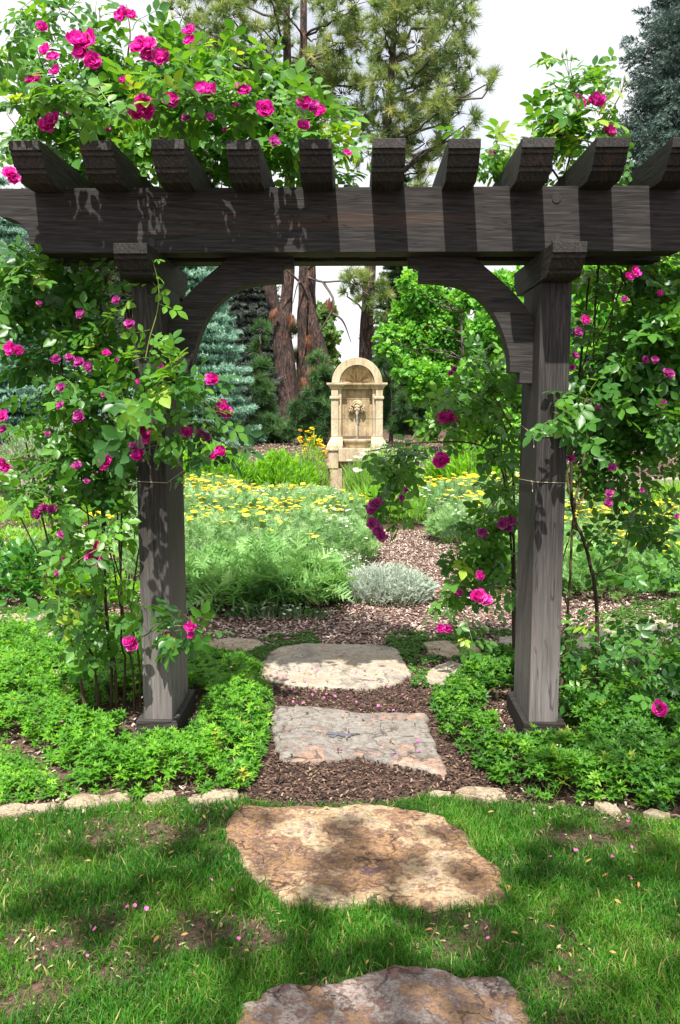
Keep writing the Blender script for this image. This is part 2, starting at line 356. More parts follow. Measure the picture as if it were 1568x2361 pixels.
# ================================================================== light and sky
SUN_EL = math.radians(61); SUN_AZ = math.radians(8)     # behind the camera, slightly to its left
sdir = Vector((-math.sin(SUN_AZ)*math.cos(SUN_EL), -math.cos(SUN_AZ)*math.cos(SUN_EL), math.sin(SUN_EL)))
ld = bpy.data.lights.new('sun', 'SUN'); sun = bpy.data.objects.new('sun', ld); COL.objects.link(sun)
ld.energy = SUN_STRENGTH; ld.angle = math.radians(.53); ld.color = (1, .955, .88)
sun.rotation_euler = sdir.to_track_quat('Z', 'Y').to_euler(); sun.location = (0, -6, 12)
w = bpy.data.worlds.new('World'); SC.world = w; w.use_nodes = True; nt = w.node_tree
bg = nt.nodes['Background']; bg.inputs['Strength'].default_value = SKY_STRENGTH
sk = nt.nodes.new('ShaderNodeTexSky'); sk.sky_type = 'NISHITA'; sk.sun_disc = False; sk.sun_elevation = SUN_EL
sk.sun_rotation = math.atan2(sdir.x, sdir.y); sk.altitude = 1600; sk.air_density = 1.0; sk.dust_density = 1.5
tc = nt.nodes.new('ShaderNodeTexCoord'); mp = nt.nodes.new('ShaderNodeMapping'); mp.inputs['Scale'].default_value = (1, 1, 2.2); mp.inputs['Location'].default_value = (1.9, .6, .4)
cn = nt.nodes.new('ShaderNodeTexNoise'); cn.inputs['Scale'].default_value = 2.4; cn.inputs['Detail'].default_value = 6; cn.inputs['Roughness'].default_value = .5
nt.links.new(tc.outputs['Generated'], mp.inputs[0]); nt.links.new(mp.outputs[0], cn.inputs['Vector'])
cr = ramp(nt, [(.32, (.6, .6, .6)), (.52, (1, 1, 1))]); nt.links.new(cn.outputs[0], cr.inputs[0])
mx = nt.nodes.new('ShaderNodeMix'); mx.data_type = 'RGBA'; nt.links.new(cr.outputs[0], mx.inputs['Factor']); nt.links.new(sk.outputs[0], mx.inputs['A']); mx.inputs['B'].default_value = (CLOUD, CLOUD, CLOUD*1.01, 1)
nt.links.new(mx.outputs['Result'], bg.inputs['Color'])
SC.view_settings.view_transform = 'Standard'; SC.view_settings.look = 'None'; SC.view_settings.gamma = 1; SC.view_settings.exposure = EXPO
SC.render.engine = 'CYCLES'; SC.cycles.max_bounces = 6; SC.cycles.diffuse_bounces = 3; SC.cycles.glossy_bounces = 2; SC.cycles.transmission_bounces = 4
SC.cycles.transparent_max_bounces = 4; SC.cycles.caustics_reflective = False; SC.cycles.caustics_refractive = False
SC.cycles.use_denoising = True; SC.cycles.sample_clamp_indirect = 6

# ================================================================== terrain
WX = np.array([-80, -9, -7.0, -5.0, -2.6, -.5, .5, 3.0, 7.0, 10, 80]); WY = np.array([10.5, 11.5, 12.5, 13.4, 14.4, 15.2, 15.2, 14.6, 13.1, 12, 10.5])
def wally(x): return np.interp(x, WX, WY)
def terr(x, y):
    x = np.asarray(x, float); y = np.asarray(y, float); d = y-wally(x)
    up = .45+.02*np.clip(d, 0, 60)+.05*(vnoise(x, y, .35)-.5)
    return np.where(d > 0.05, up, .015*(vnoise(x+9, y, .8)-.5)*np.clip((y-5.6)/1.5, 0, 1))
xs = np.concatenate([np.linspace(-80, -9, 14), np.linspace(-8, 8, 65), np.linspace(9, 80, 14)])
ds = np.concatenate([np.linspace(-17, -.2, 60), [0.0, .1], np.linspace(.3, 30, 50), [40, 60, 90, 140]])
XX, DD = np.meshgrid(xs, ds, indexing='ij'); YY = wally(XX)+DD; YY[:, 0] = -12
ZZ = terr(XX, YY)
a = Acc(); nx, ny = XX.shape
i, j = np.meshgrid(np.arange(nx-1), np.arange(ny-1), indexing='ij'); q = (i*ny+j).ravel()
a.add(np.stack([XX, YY, ZZ], -1).reshape(-1, 3), np.stack([q, q+ny, q+ny+1, q+1], -1))
def ground_mat():
    m, nt, N = nodes('bark_mulch_soil'); L = nt.links.new
    tc = N('ShaderNodeTexCoord')
    n1 = N('ShaderNodeTexNoise'); n1.inputs['Scale'].default_value = 55; n1.inputs['Detail'].default_value = 6; n1.inputs['Roughness'].default_value = .7; L(tc.outputs['Object'], n1.inputs['Vector'])
    r1 = ramp(nt, [(.3, (.025, .016, .012)), (.5, (.085, .052, .04)), (.7, (.20, .135, .11))]); L(n1.outputs[0], r1.inputs[0])
    v = N('ShaderNodeTexVoronoi'); v.inputs['Scale'].default_value = 38; L(tc.outputs['Object'], v.inputs['Vector'])
    r2 = ramp(nt, [(0, (.55, .5, .47)), (.6, (1.1, 1.0, .95)), (1, (1.7, 1.4, 1.2))]); L(v.outputs['Color'], r2.inputs[0])
    c = N('ShaderNodeMix'); c.data_type = 'RGBA'; c.blend_type = 'MULTIPLY'; c.inputs['Factor'].default_value = 1; L(r1.outputs[0], c.inputs['A']); L(r2.outputs[0], c.inputs['B'])
    p = N('ShaderNodeBsdfPrincipled'); p.inputs['Roughness'].default_value = .95; L(c.outputs['Result'], p.inputs['Base Color'])
    b = N('ShaderNodeBump'); b.inputs['Strength'].default_value = .8; b.inputs['Distance'].default_value = .02; L(n1.outputs[0], b.inputs['Height']); L(b.outputs[0], p.inputs['Normal'])
    o = N('ShaderNodeOutputMaterial'); L(p.outputs[0], o.inputs[0]); return m
tag(a.build('ground', ground_mat()), kind='structure')

# ================================================================== flagstones
ST = {}
def flagstone(name, outline, mat, label, group=None, thick=.024, seed=0, rough=.006, cat='stepping stone', disp=True):
    pts = np.array([tuple(G(*p)[:2]) for p in outline]) if disp else np.array(outline)
    # resample the outline and roughen it
    P = np.vstack([pts, pts[:1]]); seg = np.linalg.norm(np.diff(P, axis=0), axis=1); s = np.concatenate([[0], np.cumsum(seg)])
    n = 132; t = np.linspace(0, s[-1], n, endpoint=False)
    ox = np.interp(t, s, P[:, 0]); oy = np.interp(t, s, P[:, 1]); c = np.array([ox.mean(), oy.mean()])
    k = np.array([.25, .5, .25])
    for _ in range(2):
        ox = np.convolve(np.r_[ox[-1], ox, ox[0]], k, 'valid'); oy = np.convolve(np.r_[oy[-1], oy, oy[0]], k, 'valid')
    size = np.hypot(ox-c[0], oy-c[1]).mean()
    wob = np.array([mnoise.noise((ox[i]*6+seed*5, oy[i]*6, 0))*.02+mnoise.noise((ox[i]*22+seed, oy[i]*22, 3))*.02 for i in range(n)])
    wob = wob*min(1, size/.35); d = nrm(np.stack([ox-c[0], oy-c[1]], -1)); ox = ox+d[:, 0]*wob; oy = oy+d[:, 1]*wob
    # dense grid of rings
    rings = [1.0, 1.003, .985, .955]+list(np.linspace(.91, .04, 20)); V = []
    for ri, f in enumerate(rings):
        for i in range(n):
            x = c[0]+(ox[i]-c[0])*f; y = c[1]+(oy[i]-c[1])*f
            if ri == 0: z = -.05
            else:
                z = thick+rough*1.6*mnoise.fractal((x*4+seed*3, y*4, seed), .8, 2.1, 5)
                lay = mnoise.noise((x*3.2+seed, y*3.2, 7))     # flaked layers give small steps
                z += rough*.9*(1 if lay > .08 else 0)+rough*.8*(1 if lay > .3 else 0)
                if ri == 1: z = thick*.35
                if ri == 2: z -= .004
            V.append((x, y, z))
    a = Acc(); V.append((c[0], c[1], V[-1][2])); R = len(rings)
    i = np.arange(n); F = [np.stack([r*n+i, r*n+(i+1) % n, (r+1)*n+(i+1) % n, (r+1)*n+i], -1) for r in range(R-1)]
    a.add(V, [np.concatenate(F), np.stack([(R-1)*n+i, (R-1)*n+(i+1) % n, np.full(n, R*n)], -1)])
    o = a.build(name, mat); tag(o, label, cat, group)
    ST[len(ST)] = [(x, y) for x, y in zip(ox, oy)]
    return o
warm = [(.07, .042, .042), (.16, .09, .08), (.42, .25, .12), (.17, .10, .09), (.44, .29, .16), (.52, .41, .28), (.25, .15, .12), (.09, .06, .06)]
S_warm = stone_mat('rusty_tan_sandstone', warm, 4.6, .95, 1.0, seed=1, stops=[.33, .39, .45, .49, .53, .58, .64, .70], speck=.9)
S_mauve = stone_mat('mauve_brown_sandstone', [(.10, .055, .05), (.26, .15, .12), (.20, .13, .12), (.42, .36, .33), (.24, .15, .13), (.44, .27, .15), (.28, .18, .16), (.50, .42, .37)], 5.0, .95, 1.0, seed=4, stops=[.33, .40, .45, .49, .53, .58, .64, .70], speck=.9)
S_grey = stone_mat('blue_grey_sandstone', [(.12, .11, .105), (.21, .19, .18), (.30, .27, .24), (.18, .165, .155), (.36, .23, .17), (.37, .32, .27), (.23, .18, .16)], 3.2, .8, .8, seed=7, stops=[.33, .40, .46, .51, .56, .62, .70], speck=.8)
S_pale = stone_mat('pale_sandstone', [(.18, .155, .13), (.32, .28, .235), (.43, .38, .31), (.36, .28, .20), (.48, .42, .34)], 3.6, .8, .7, seed=9, stops=[.34, .43, .5, .57, .66], speck=.8)
S_sand = stone_mat('sunny_tan_sandstone', [(.18, .135, .09), (.40, .31, .21), (.54, .45, .33), (.33, .24, .16), (.48, .38, .26)], 7, .9, 1.0, seed=12, speck=.9)
flagstone('stepping_stone', [(550, 2361), (545, 2335), (600, 2318), (640, 2292), (760, 2277), (830, 2262), (900, 2250), (1000, 2253), (1060, 2270), (1110, 2266), (1160, 2262), (1195, 2292), (1215, 2330), (1228, 2400), (1190, 2560), (900, 2600), (600, 2540), (545, 2440)], S_mauve, 'mauve brown flagstone in the lawn, cut by the bottom edge of the photo', 'stepping stones through the rose arbour', seed=1, rough=.006)
flagstone('stepping_stone', [(556, 1864), (620, 1872), (700, 1866), (770, 1872), (850, 1862), (930, 1876), (980, 1886), (1040, 1902), (1085, 1935), (1110, 1975), (1135, 2000), (1160, 2020), (1172, 2095), (1120, 2096), (1060, 2094), (1010, 2112), (930, 2096), (860, 2098), (790, 2108), (690, 2100), (625, 2080), (600, 2040), (560, 2010), (545, 1975), (520, 1948), (524, 1900)], S_warm, 'big rusty tan flagstone in the grass just before the arbour, with dark stains', 'stepping stones through the rose arbour', seed=2, rough=.006)
flagstone('stepping_stone', [(630, 1637), (680, 1636), (740, 1642), (820, 1652), (900, 1650), (985, 1655), (992, 1700), (1010, 1740), (1035, 1793), (1000, 1792), (940, 1772), (880, 1765), (840, 1752), (780, 1756), (700, 1766), (640, 1757), (622, 1700)], S_grey, 'blue grey flagstone with a small puddle between the two arbour posts', 'stepping stones through the rose arbour', seed=3, rough=.004)
flagstone('stepping_stone', [(640, 1497), (700, 1489), (800, 1491), (880, 1496), (925, 1504), (930, 1530), (950, 1555), (920, 1582), (850, 1594), (760, 1591), (680, 1587), (605, 1573), (590, 1545), (612, 1515)], S_pale, 'large pale flagstone strewn with petals, behind the dark strip of mulch under the arbour', 'stepping stones through the rose arbour', seed=4, rough=.004)
flat = [([(470, 1486), (540, 1477), (600, 1482), (612, 1494), (570, 1512), (500, 1522), (452, 1524), (440, 1504)], S_sand, 'low tan flagstone right behind the left arbour post, beside the pale flagstone'),
        ([(975, 1490), (1030, 1484), (1085, 1490), (1112, 1506), (1080, 1518), (1030, 1521), (990, 1514)], S_sand, 'small tan flagstone with petals right of the large pale one'),
        ([(1000, 1542), (1040, 1530), (1085, 1546), (1075, 1560), (1040, 1582), (990, 1588), (978, 1570)], S_pale, 'small pale flagstone half covered by ground cover, left of the right arbour post'),
        ([(1150, 1477), (1200, 1472), (1250, 1480), (1240, 1506), (1185, 1512), (1150, 1498)], S_pale, 'pale flagstone partly hidden by the right arbour post'),
        ([(1330, 1482), (1360, 1460), (1420, 1455), (1475, 1468), (1486, 1480), (1430, 1500), (1370, 1507), (1318, 1503)], S_pale, 'broad pinkish flagstone right of the right arbour post'),
        ([(1458, 1452), (1490, 1438), (1530, 1437), (1566, 1445), (1560, 1458), (1500, 1468)], S_pale, 'pale flagstone near the right edge of the photo, behind the pinkish one'),
        ([(-10, 1424), (60, 1417), (130, 1414), (190, 1420), (150, 1431), (60, 1440), (0, 1440)], S_sand, 'long tan flagstone behind the rose at the left edge'),
        ([(90, 1462), (150, 1452), (215, 1456), (230, 1470), (180, 1482), (110, 1480)], S_sand, 'tan flagstone seen between the rose stems left of the left post')]
for k, (ol, m_, lb) in enumerate(flat): flagstone('flagstone', ol, m_, lb, 'flagstones of the cross path', seed=20+k, rough=.004, thick=.022, cat='flagstone')
edge = [([(-20, 1872), (30, 1862), (80, 1866), (130, 1862), (134, 1874), (80, 1886), (20, 1896), (-20, 1900)], 'tan edging stone at the left edge of the photo, between lawn and ground cover'),
        ([(145, 1866), (170, 1852), (235, 1848), (296, 1838), (304, 1852), (270, 1860), (200, 1872), (150, 1876)], 'grey white edging stone, the longest of the left row'),
        ([(325, 1856), (350, 1844), (400, 1836), (408, 1850), (380, 1860), (335, 1864)], 'small rounded edging stone, third from the left'),
        ([(430, 1852), (450, 1838), (500, 1838), (552, 1838), (550, 1850), (490, 1858), (440, 1862)], 'tan edging stone that ends the left row at the path'),
        ([(985, 1834), (1005, 1828), (1040, 1832), (1038, 1843), (1000, 1846)], 'tiny edging stone right of the path'),
        ([(1048, 1842), (1070, 1832), (1120, 1832), (1160, 1836), (1168, 1850), (1130, 1858), (1075, 1856)], 'pale edging stone right of the path against the ground cover'),
        ([(1368, 1868), (1385, 1860), (1420, 1872), (1432, 1884), (1400, 1882)], 'narrow edging stone under the right ground cover'),
        ([(1480, 1888), (1500, 1880), (1545, 1890), (1530, 1898)], 'last edging stone near the right edge of the photo')]
for k, (ol, lb) in enumerate(edge): flagstone('edging_stone', ol, S_sand, lb, 'edging stones of the bed', seed=40+k, rough=.009, thick=.022, cat='edging stone')
# puddle on the grey stone
m, nt, N = nodes('standing_water'); p = N('ShaderNodeBsdfPrincipled'); p.inputs['Base Color'].default_value = (.06, .06, .06, 1); p.inputs['Roughness'].default_value = .03; p.inputs['Specular IOR Level'].default_value = 1.0; p.inputs['Coat Weight'].default_value = 1.0; p.inputs['Coat Roughness'].default_value = .02
o = N('ShaderNodeOutputMaterial'); nt.links.new(p.outputs[0], o.inputs[0]); M_water = m
a = Acc(); c = G(785, 1684, .05)[:2]
pu = [(c[0]+(.062+.020*math.sin(3*t+1)+.016*math.sin(7*t))*math.cos(t), c[1]+(.028+.012*math.sin(5*t)+.01*math.cos(9*t))*math.sin(t)) for t in np.linspace(0, 2*PI, 60, endpoint=False)]
prism(a, pu, .026, .0315, 'z'); tag(a.build('puddle', M_water, smooth=False), 'small puddle of rain water on the blue grey flagstone', 'puddle')

# ================================================================== rose arbour
WXm = wood_mat('dark_wood_along_x', 'x'); WYm = wood_mat('dark_wood_along_y', 'y'); WZm = wood_mat('dark_wood_along_z', 'z', True)
arb = empty('wooden_arbour', (-.02, 4.15, 0)); tag(arb, 'dark stained wooden arbour with two posts, curved braces and carved rafters', 'arbour')
YF, YB = 3.95, 4.35
POSTX = [(-1.010, -.872), (.828, .966)]
for x0, x1 in POSTX:
    a = Acc(); box(a, x0, x1, YF, YB, .0, 2.14, .006); po = a.build('post', WZm, arb, smooth=False)
    a = Acc()
    box(a, x0-.030, x1+.030, YF-.03, YF-.002, -.02, .105, .004); box(a, x0-.030, x1+.030, YB+.002, YB+.03, -.02, .105, .004)
    box(a, x0-.030, x0-.002, YF-.0018, YB+.0018, -.02, .103, .003); box(a, x1+.002, x1+.030, YF-.0018, YB+.0018, -.02, .103, .003)
    a.build('plinth', WXm, po, smooth=False)
    # bracket across the post head with carved ends
    pr = [(3.705, 2.27), (3.705, 2.226), (3.720, 2.226), (3.722, 2.206), (3.735, 2.206), (3.765, 2.168), (3.780, 2.168), (3.782, 2.152), (3.81, 2.141), (4.49, 2.141), (4.515, 2.152), (4.52, 2.166), (4.53, 2.166), (4.575, 2.198), (4.575, 2.212), (4.592, 2.218), (4.592, 2.27)]
    a = Acc(); xc = (x0+x1)/2; prism(a, pr[::-1], xc-.076, xc+.066, 'x', .002); a.build('bracket', WYm, arb, smooth=False)
def beam(y0, y1, zb, zt, xe):
    pr = [(-xe, zt), (-xe, zb+.165)]
    for t in np.linspace(0, PI/2, 9): pr.append((-xe+.02+.115*math.sin(t)*1.0, zb+.06+.095*math.cos(t)))
    pr += [(-xe+.135, zb+.035), (-xe+.16, zb+.035), (-xe+.16, zb)]
    pr += [(-x, z) for x, z in pr[::-1]]
    return pr
for (y0, y1, xe) in ((3.955, 4.09, 1.60), (4.205, 4.345, 1.60)):
    a = Acc(); prism(a, beam(y0, y1, 2.272, 2.552, xe), y0, y1, 'y', .002); a.build('beam', WXm, arb, smooth=False)
RX = [-1.364, -1.07, -.771, -.466, -.166, .136, .445, .745, 1.046, 1.355]
pr = [(3.68, 2.676), (3.68, 2.637), (3.694, 2.637), (3.694, 2.619), (3.706, 2.619), (3.728, 2.578), (3.742, 2.578), (3.744, 2.560), (3.758, 2.560), (3.80, 2.534), (3.952, 2.534), (3.953, 2.555)]
pr2 = [(8.35-y, z) for y, z in pr[::-1]]
for k, x in enumerate(RX):
    a = Acc(); h = .066+.001*(k % 3); dy = .006*math.sin(k*2.3); prism(a, [(y+dy if y < 3.9 else y, z) for y, z in pr]+[(4.347, 2.555)]+[(y+.0, z) for y, z in pr2[1:]], x-h, x+h, 'x', .002); a.build('rafter', WYm, arb, smooth=False)
def brace(sx):
    pts_in = spline([(.30, 2.165), (.40, 2.158), (.50, 2.135), (.60, 2.065), (.67, 1.965), (.715, 1.84), (.725, 1.745)], 30)
    pr = [(.245, 2.40), (.245, 2.235), (.295, 2.235), (.295, 2.165)]+[tuple(p) for p in pts_in[1:]]+[(.77, 1.745), (.77, 1.695), (.838, 1.695), (.838, 1.97)]
    pts_o = spline([(.83, 1.985), (.79, 2.045), (.73, 2.115), (.64, 2.195), (.56, 2.26), (.52, 2.30)], 14)
    pr += [tuple(p) for p in pts_o]+[(.50, 2.40)]
    if sx < 0: pr = [(-x-.045, z) for x, z in pr]
    return pr
for sx in (-1, 1):
    a = Acc(); prism(a, brace(sx), 4.093, 4.20, 'y', .002); a.build('brace', WXm, arb, smooth=False)
a = Acc()
for x0, x1, z0 in ((-.22, -.10, 2.285), (.02, .10, 2.285), (.24, .30, 2.282)): 
    a = Acc(); box(a, x0, x1, 4.092, 4.203, z0, 2.5, .003); a.build('spacer_block', WYm, arb, smooth=False)
for (x, z) in ((-.93, 2.49), (-.915, 2.315), (.885, 2.50), (.888, 2.325)):      # turned plugs over the bolts
    a = Acc(); t = np.linspace(0, 2*PI, 22, endpoint=False); prism(a, [(x+.021*math.cos(q), z+.021*math.sin(q)) for q in t], 3.9515, 3.9545, 'y', .0008); a.build('bolt_plug', WZm, arb, smooth=False)
# twine round the posts
M_twine = plain('pale_twine', [(0, (.42, .36, .26)), (1, (.55, .47, .34))])
for (pi, z, dz, lb) in ((0, 1.245, .02, 'thin twine tied round the left arbour post'), (1, 1.45, .05, 'upper twine tied round the right arbour post'), (1, 1.245, -.02, 'lower twine tied round the right arbour post')):
    x0, x1 = POSTX[pi]; e = .003; a = Acc()
    tube(a, [(x0-e, YF-e, z), (x1+e, YF-e, z-dz*.3 if pi == 0 else z+dz*.2), (x1+e, YB+e, z+dz), (x0-e, YB+e, z+dz), (x0-e, YF-e, z)], .0015, 5)
    kx = x1+e if pi == 0 else x0-e
    tube(a, [(kx, YF+.08, z), (kx+.004, YF+.06, z-.03), (kx, YF+.05, z-.05)], .0018, 4)
    tag(a.build('twine', M_twine), lb, 'twine', 'twine ties on the posts')

# ================================================================== wall fountain
FY = 15.2
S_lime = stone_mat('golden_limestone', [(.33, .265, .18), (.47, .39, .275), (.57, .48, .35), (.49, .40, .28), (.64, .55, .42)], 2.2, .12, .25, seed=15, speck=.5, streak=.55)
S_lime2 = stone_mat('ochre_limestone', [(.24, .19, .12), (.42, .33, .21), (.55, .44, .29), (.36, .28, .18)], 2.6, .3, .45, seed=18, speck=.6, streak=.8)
ft = empty('wall_fountain', (.03, FY, 0)); tag(ft, 'golden limestone wall fountain with arched niche, mask spout and basin', 'fountain')
fx = .03
def fbox(name, boxes, mat=S_lime, par=None, b=.006):
    a = Acc()
    for (x0, x1, y0, y1, z0, z1) in boxes: box(a, fx+x0, fx+x1, FY+y0, FY+y1, z0, z1, b)
    return a.build(name, mat, par or ft, smooth=False)
# arched hood: ring with a shell niche behind
a = Acc(); n = 40; oR, iR, z0 = .44, .305, 1.97
ring = [(fx+oR*math.cos(t), z0+oR*.985*math.sin(t)) for t in np.linspace(0, PI, n)]+[(fx+iR*math.cos(t), z0+iR*math.sin(t)) for t in np.linspace(PI, 0, n)]
prism(a, ring, FY-.02, FY+.40, 'y', .004); a.build('arch', S_lime, ft, smooth=False)
a = Acc()  # moulded inner ring
ring = [(fx+(iR-.002)*math.cos(t), z0+(iR-.002)*math.sin(t)) for t in np.linspace(0, PI, n)]+[(fx+(iR-.035)*math.cos(t), z0+(iR-.035)*math.sin(t)) for t in np.linspace(PI, 0, n)]
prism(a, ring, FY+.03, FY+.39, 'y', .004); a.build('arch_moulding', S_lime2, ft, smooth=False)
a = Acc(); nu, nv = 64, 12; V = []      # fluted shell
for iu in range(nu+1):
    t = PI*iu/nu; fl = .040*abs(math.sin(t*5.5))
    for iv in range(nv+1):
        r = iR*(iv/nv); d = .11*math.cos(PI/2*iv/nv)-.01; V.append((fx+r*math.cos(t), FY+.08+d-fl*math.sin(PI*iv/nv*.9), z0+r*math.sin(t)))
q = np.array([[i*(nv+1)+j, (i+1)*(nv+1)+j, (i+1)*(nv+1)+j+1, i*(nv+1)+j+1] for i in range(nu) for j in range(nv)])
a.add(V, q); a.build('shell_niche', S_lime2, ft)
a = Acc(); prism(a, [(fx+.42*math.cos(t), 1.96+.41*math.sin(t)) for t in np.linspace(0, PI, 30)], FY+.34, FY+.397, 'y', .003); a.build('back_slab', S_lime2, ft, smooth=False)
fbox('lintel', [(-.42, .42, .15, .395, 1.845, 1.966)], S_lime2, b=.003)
def cornice(x0, x1, y0):
    a = Acc(); prof = [(0, 1.97), (0, 1.938), (.018, 1.93), (.022, 1.915), (.045, 1.90), (.06, 1.878), (.065, 1.858), (.09, 1.852)]
    nP = len(prof); V = []
    for (o, z) in prof:
        V += [(x0+o, FY+y0+o, z), (x1-o, FY+y0+o, z), (x1-o, FY+.42, z), (x0+o, FY+.42, z)]
    F = [[4*k+i, 4*k+(i+1) % 4, 4*k+4+(i+1) % 4, 4*k+4+i] for k in range(nP-1) for i in range(4)]+[[3, 2, 1, 0], [4*nP-4, 4*nP-3, 4*nP-2, 4*nP-1]]
    a.add(V, np.array(F)); return a
a = cornice(fx-.53, fx-.20, -.09); a.build('cornice', S_lime, ft, smooth=False)
a = cornice(fx+.20, fx+.53, -.09); a.build('cornice', S_lime, ft, smooth=False)
a = Acc(); prism(a, [(FY+y, z) for y, z in ((-.03, 1.968), (-.03, 1.938), (-.012, 1.93), (-.008, 1.915), (.015, 1.90), (.03, 1.878), (.035, 1.858), (.06, 1.854), (.148, 1.854), (.148, 1.968))], fx-.30, fx+.30, 'x'); a.build('cornice', S_lime2, ft, smooth=False)
for s in (-1, 1):   # pilasters in three courses
    x0, x1 = sorted((s*.452, s*.325))
    p = fbox('pilaster', [(x0, x1, -.04, .40, 1.034, 1.333), (x0, x1, -.04, .40, 1.338, 1.675), (x0+.002, x1-.002, -.035, .40, 1.74, 1.853)], S_lime, b=.007)
    fbox('astragal', [(x0-.028, x1+.02, -.065, .40, 1.682, 1.738)], S_lime, p, b=.018)
    x0, x1 = sorted((s*.322, s*.272))
    fbox('jamb', [(x0, x1, .0, .40, 1.034, 1.333), (x0, x1, .0, .40, 1.338, 1.683), (x0, x1, .0, .40, 1.686, 1.853)], S_lime, b=.004)
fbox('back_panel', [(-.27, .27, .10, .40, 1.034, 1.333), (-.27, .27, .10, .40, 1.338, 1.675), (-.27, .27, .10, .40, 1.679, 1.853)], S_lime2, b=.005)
# flared base on each side
for s in (-1, 1):
    prof = [(.452, 1.03), (.462, 1.005), (.47, .985), (.485, .965), (.515, .91), (.528, .87), (.528, .835)]
    a = Acc(); V = []; lo = .25
    for (x, z) in prof: o = x-.452; V += [(fx+s*x, FY-.04-o, z), (fx+s*lo, FY-.04-o, z), (fx+s*lo, FY+.40, z), (fx+s*x, FY+.40, z)]
    nP = len(prof); F = [[4*k+i, 4*k+(i+1) % 4, 4*k+4+(i+1) % 4, 4*k+4+i] for k in range(nP-1) for i in range(4)]+[[3, 2, 1, 0], [4*nP-4, 4*nP-3, 4*nP-2, 4*nP-1]]
    a.add(V, np.array(F)); me = a.build('pilaster_base', S_lime, ft, smooth=False)
    x0, x1 = sorted((s*.545, s*.325)); fbox('pedestal', [(x0, x1, -.14, .40, .79, .832), (min(s*.50, s*.326), max(s*.50, s*.326), -.115, .40, .477, .787)], S_lime, b=.007)
    x0, x1 = sorted((s*.475, s*.262)); fbox('pier', [(x0, x1, -.10, .38, .06, .474), (x0-.012, x1+.012, -.125, .38, -.05, .057)], S_lime, b=.006)
fbox('core', [(-.40, .40, .0, .37, .03, .80)], S_lime2, b=.003)
# basin: bow-fronted bowl with a moulded lip, filled with water
a = Acc(); n = 28
def bow(r, y): return [(fx+r*math.cos(t), FY+y-r*.62*math.sin(t)) for t in np.linspace(0, PI, n)]
prof = [(.245, .84), (.255, .875), (.27, .89), (.27, .905), (.30, .925), (.318, .955), (.318, .985), (.30, .992), (.285, .985), (.265, .93)]
V = []; 
for r, z in prof: V += [(x, y, z) for x, y in bow(r*.9, .04)]
F = [[k*n+i, k*n+i+1, (k+1)*n+i+1, (k+1)*n+i] for k in range(len(prof)-1) for i in range(n-1)]
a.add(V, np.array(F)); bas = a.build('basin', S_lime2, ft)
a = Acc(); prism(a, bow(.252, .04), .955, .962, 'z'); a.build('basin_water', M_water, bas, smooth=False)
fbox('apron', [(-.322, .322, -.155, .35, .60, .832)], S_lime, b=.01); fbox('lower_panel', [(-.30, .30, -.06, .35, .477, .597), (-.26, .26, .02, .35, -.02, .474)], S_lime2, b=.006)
# mask spout: face, hair, ear discs
import bmesh
def blob(bm, c, s, seg=16, nz=0.0):
    r = bmesh.ops.create_uvsphere(bm, u_segments=seg, v_segments=seg//2+2, radius=1)
    for v in r['verts']:
        k = 1+nz*mnoise.noise(Vector(v.co)*3+Vector((c[0]*9, c[2]*9, 0)))
        v.co = Vector((fx+c[0]+v.co.x*s[0]*k, FY+c[1]+v.co.y*s[1]*k, c[2]+v.co.z*s[2]*k))
mz = 1.525
bm = bmesh.new(); blob(bm, (0, .06, mz), (.068, .085, .095), 24)
blob(bm, (0, -.025, mz-.005), (.014, .022, .028)); blob(bm, (0, -.018, mz+.035), (.052, .018, .012)); blob(bm, (0, -.008, mz-.085), (.03, .02, .018))
for s in (-1, 1):
    blob(bm, (s*.030, -.012, mz-.02), (.018, .018, .016)); blob(bm, (s*.024, -.018, mz+.018), (.012, .008, .006))
blob(bm, (0, -.022, mz-.050), (.022, .012, .008)); blob(bm, (0, -.016, mz-.066), (.018, .012, .006))
a = Acc(); add_bm(a, bm); mask = a.build('mask_face', S_lime, ft)
bm = bmesh.new()
for k in range(15):
    t = PI*(k+.5)/15; blob(bm, (.088*math.cos(t), .04, mz+.045+.075*math.sin(t)), (.026, .038, .026), 12, .3); blob(bm, (.062*math.cos(t), .015, mz+.035+.058*math.sin(t)), (.02, .03, .02), 12, .3)
for s in (-1, 1):
    blob(bm, (s*.115, .05, mz+.02), (.03, .04, .045), 12, .3); blob(bm, (s*.125, .05, mz-.045), (.028, .035, .03), 12, .3); blob(bm, (s*.09, .05, mz-.06), (.03, .035, .03), 12, .3)
a = Acc(); add_bm(a, bm); a.build('mask_hair', S_lime2, mask)
for s in (-1, 1):
    a = Acc(); t = np.linspace(0, 2*PI, 17); tube(a, np.stack([fx+s*.098+.02*np.cos(t), np.full(17, FY-.005), mz-.012+.022*np.sin(t)], -1), .009, 8)
    a.build('ear_disc', S_lime, mask)
m, nt, N = nodes('falling_water'); p = N('ShaderNodeBsdfPrincipled'); p.inputs['Base Color'].default_value = (.85, .9, 1, 1); p.inputs['Roughness'].default_value = .08; p.inputs['Transmission Weight'].default_value = .55; p.inputs['IOR'].default_value = 1.33
o = N('ShaderNodeOutputMaterial'); nt.links.new(p.outputs[0], o.inputs[0])
a = Acc(); zz = np.linspace(mz-.058, .96, 34); tube(a, np.stack([fx+.0015*np.sin(zz*70), FY-.03-.05*np.sqrt(np.clip(1-(zz-.96)/(mz-1.02), 0, 1)), zz], -1), .0075+.0025*np.sin(zz*90), 8); tag(a.build('water_jet', m), 'thin jet of water falling from the mask spout into the fountain basin', 'water jet')

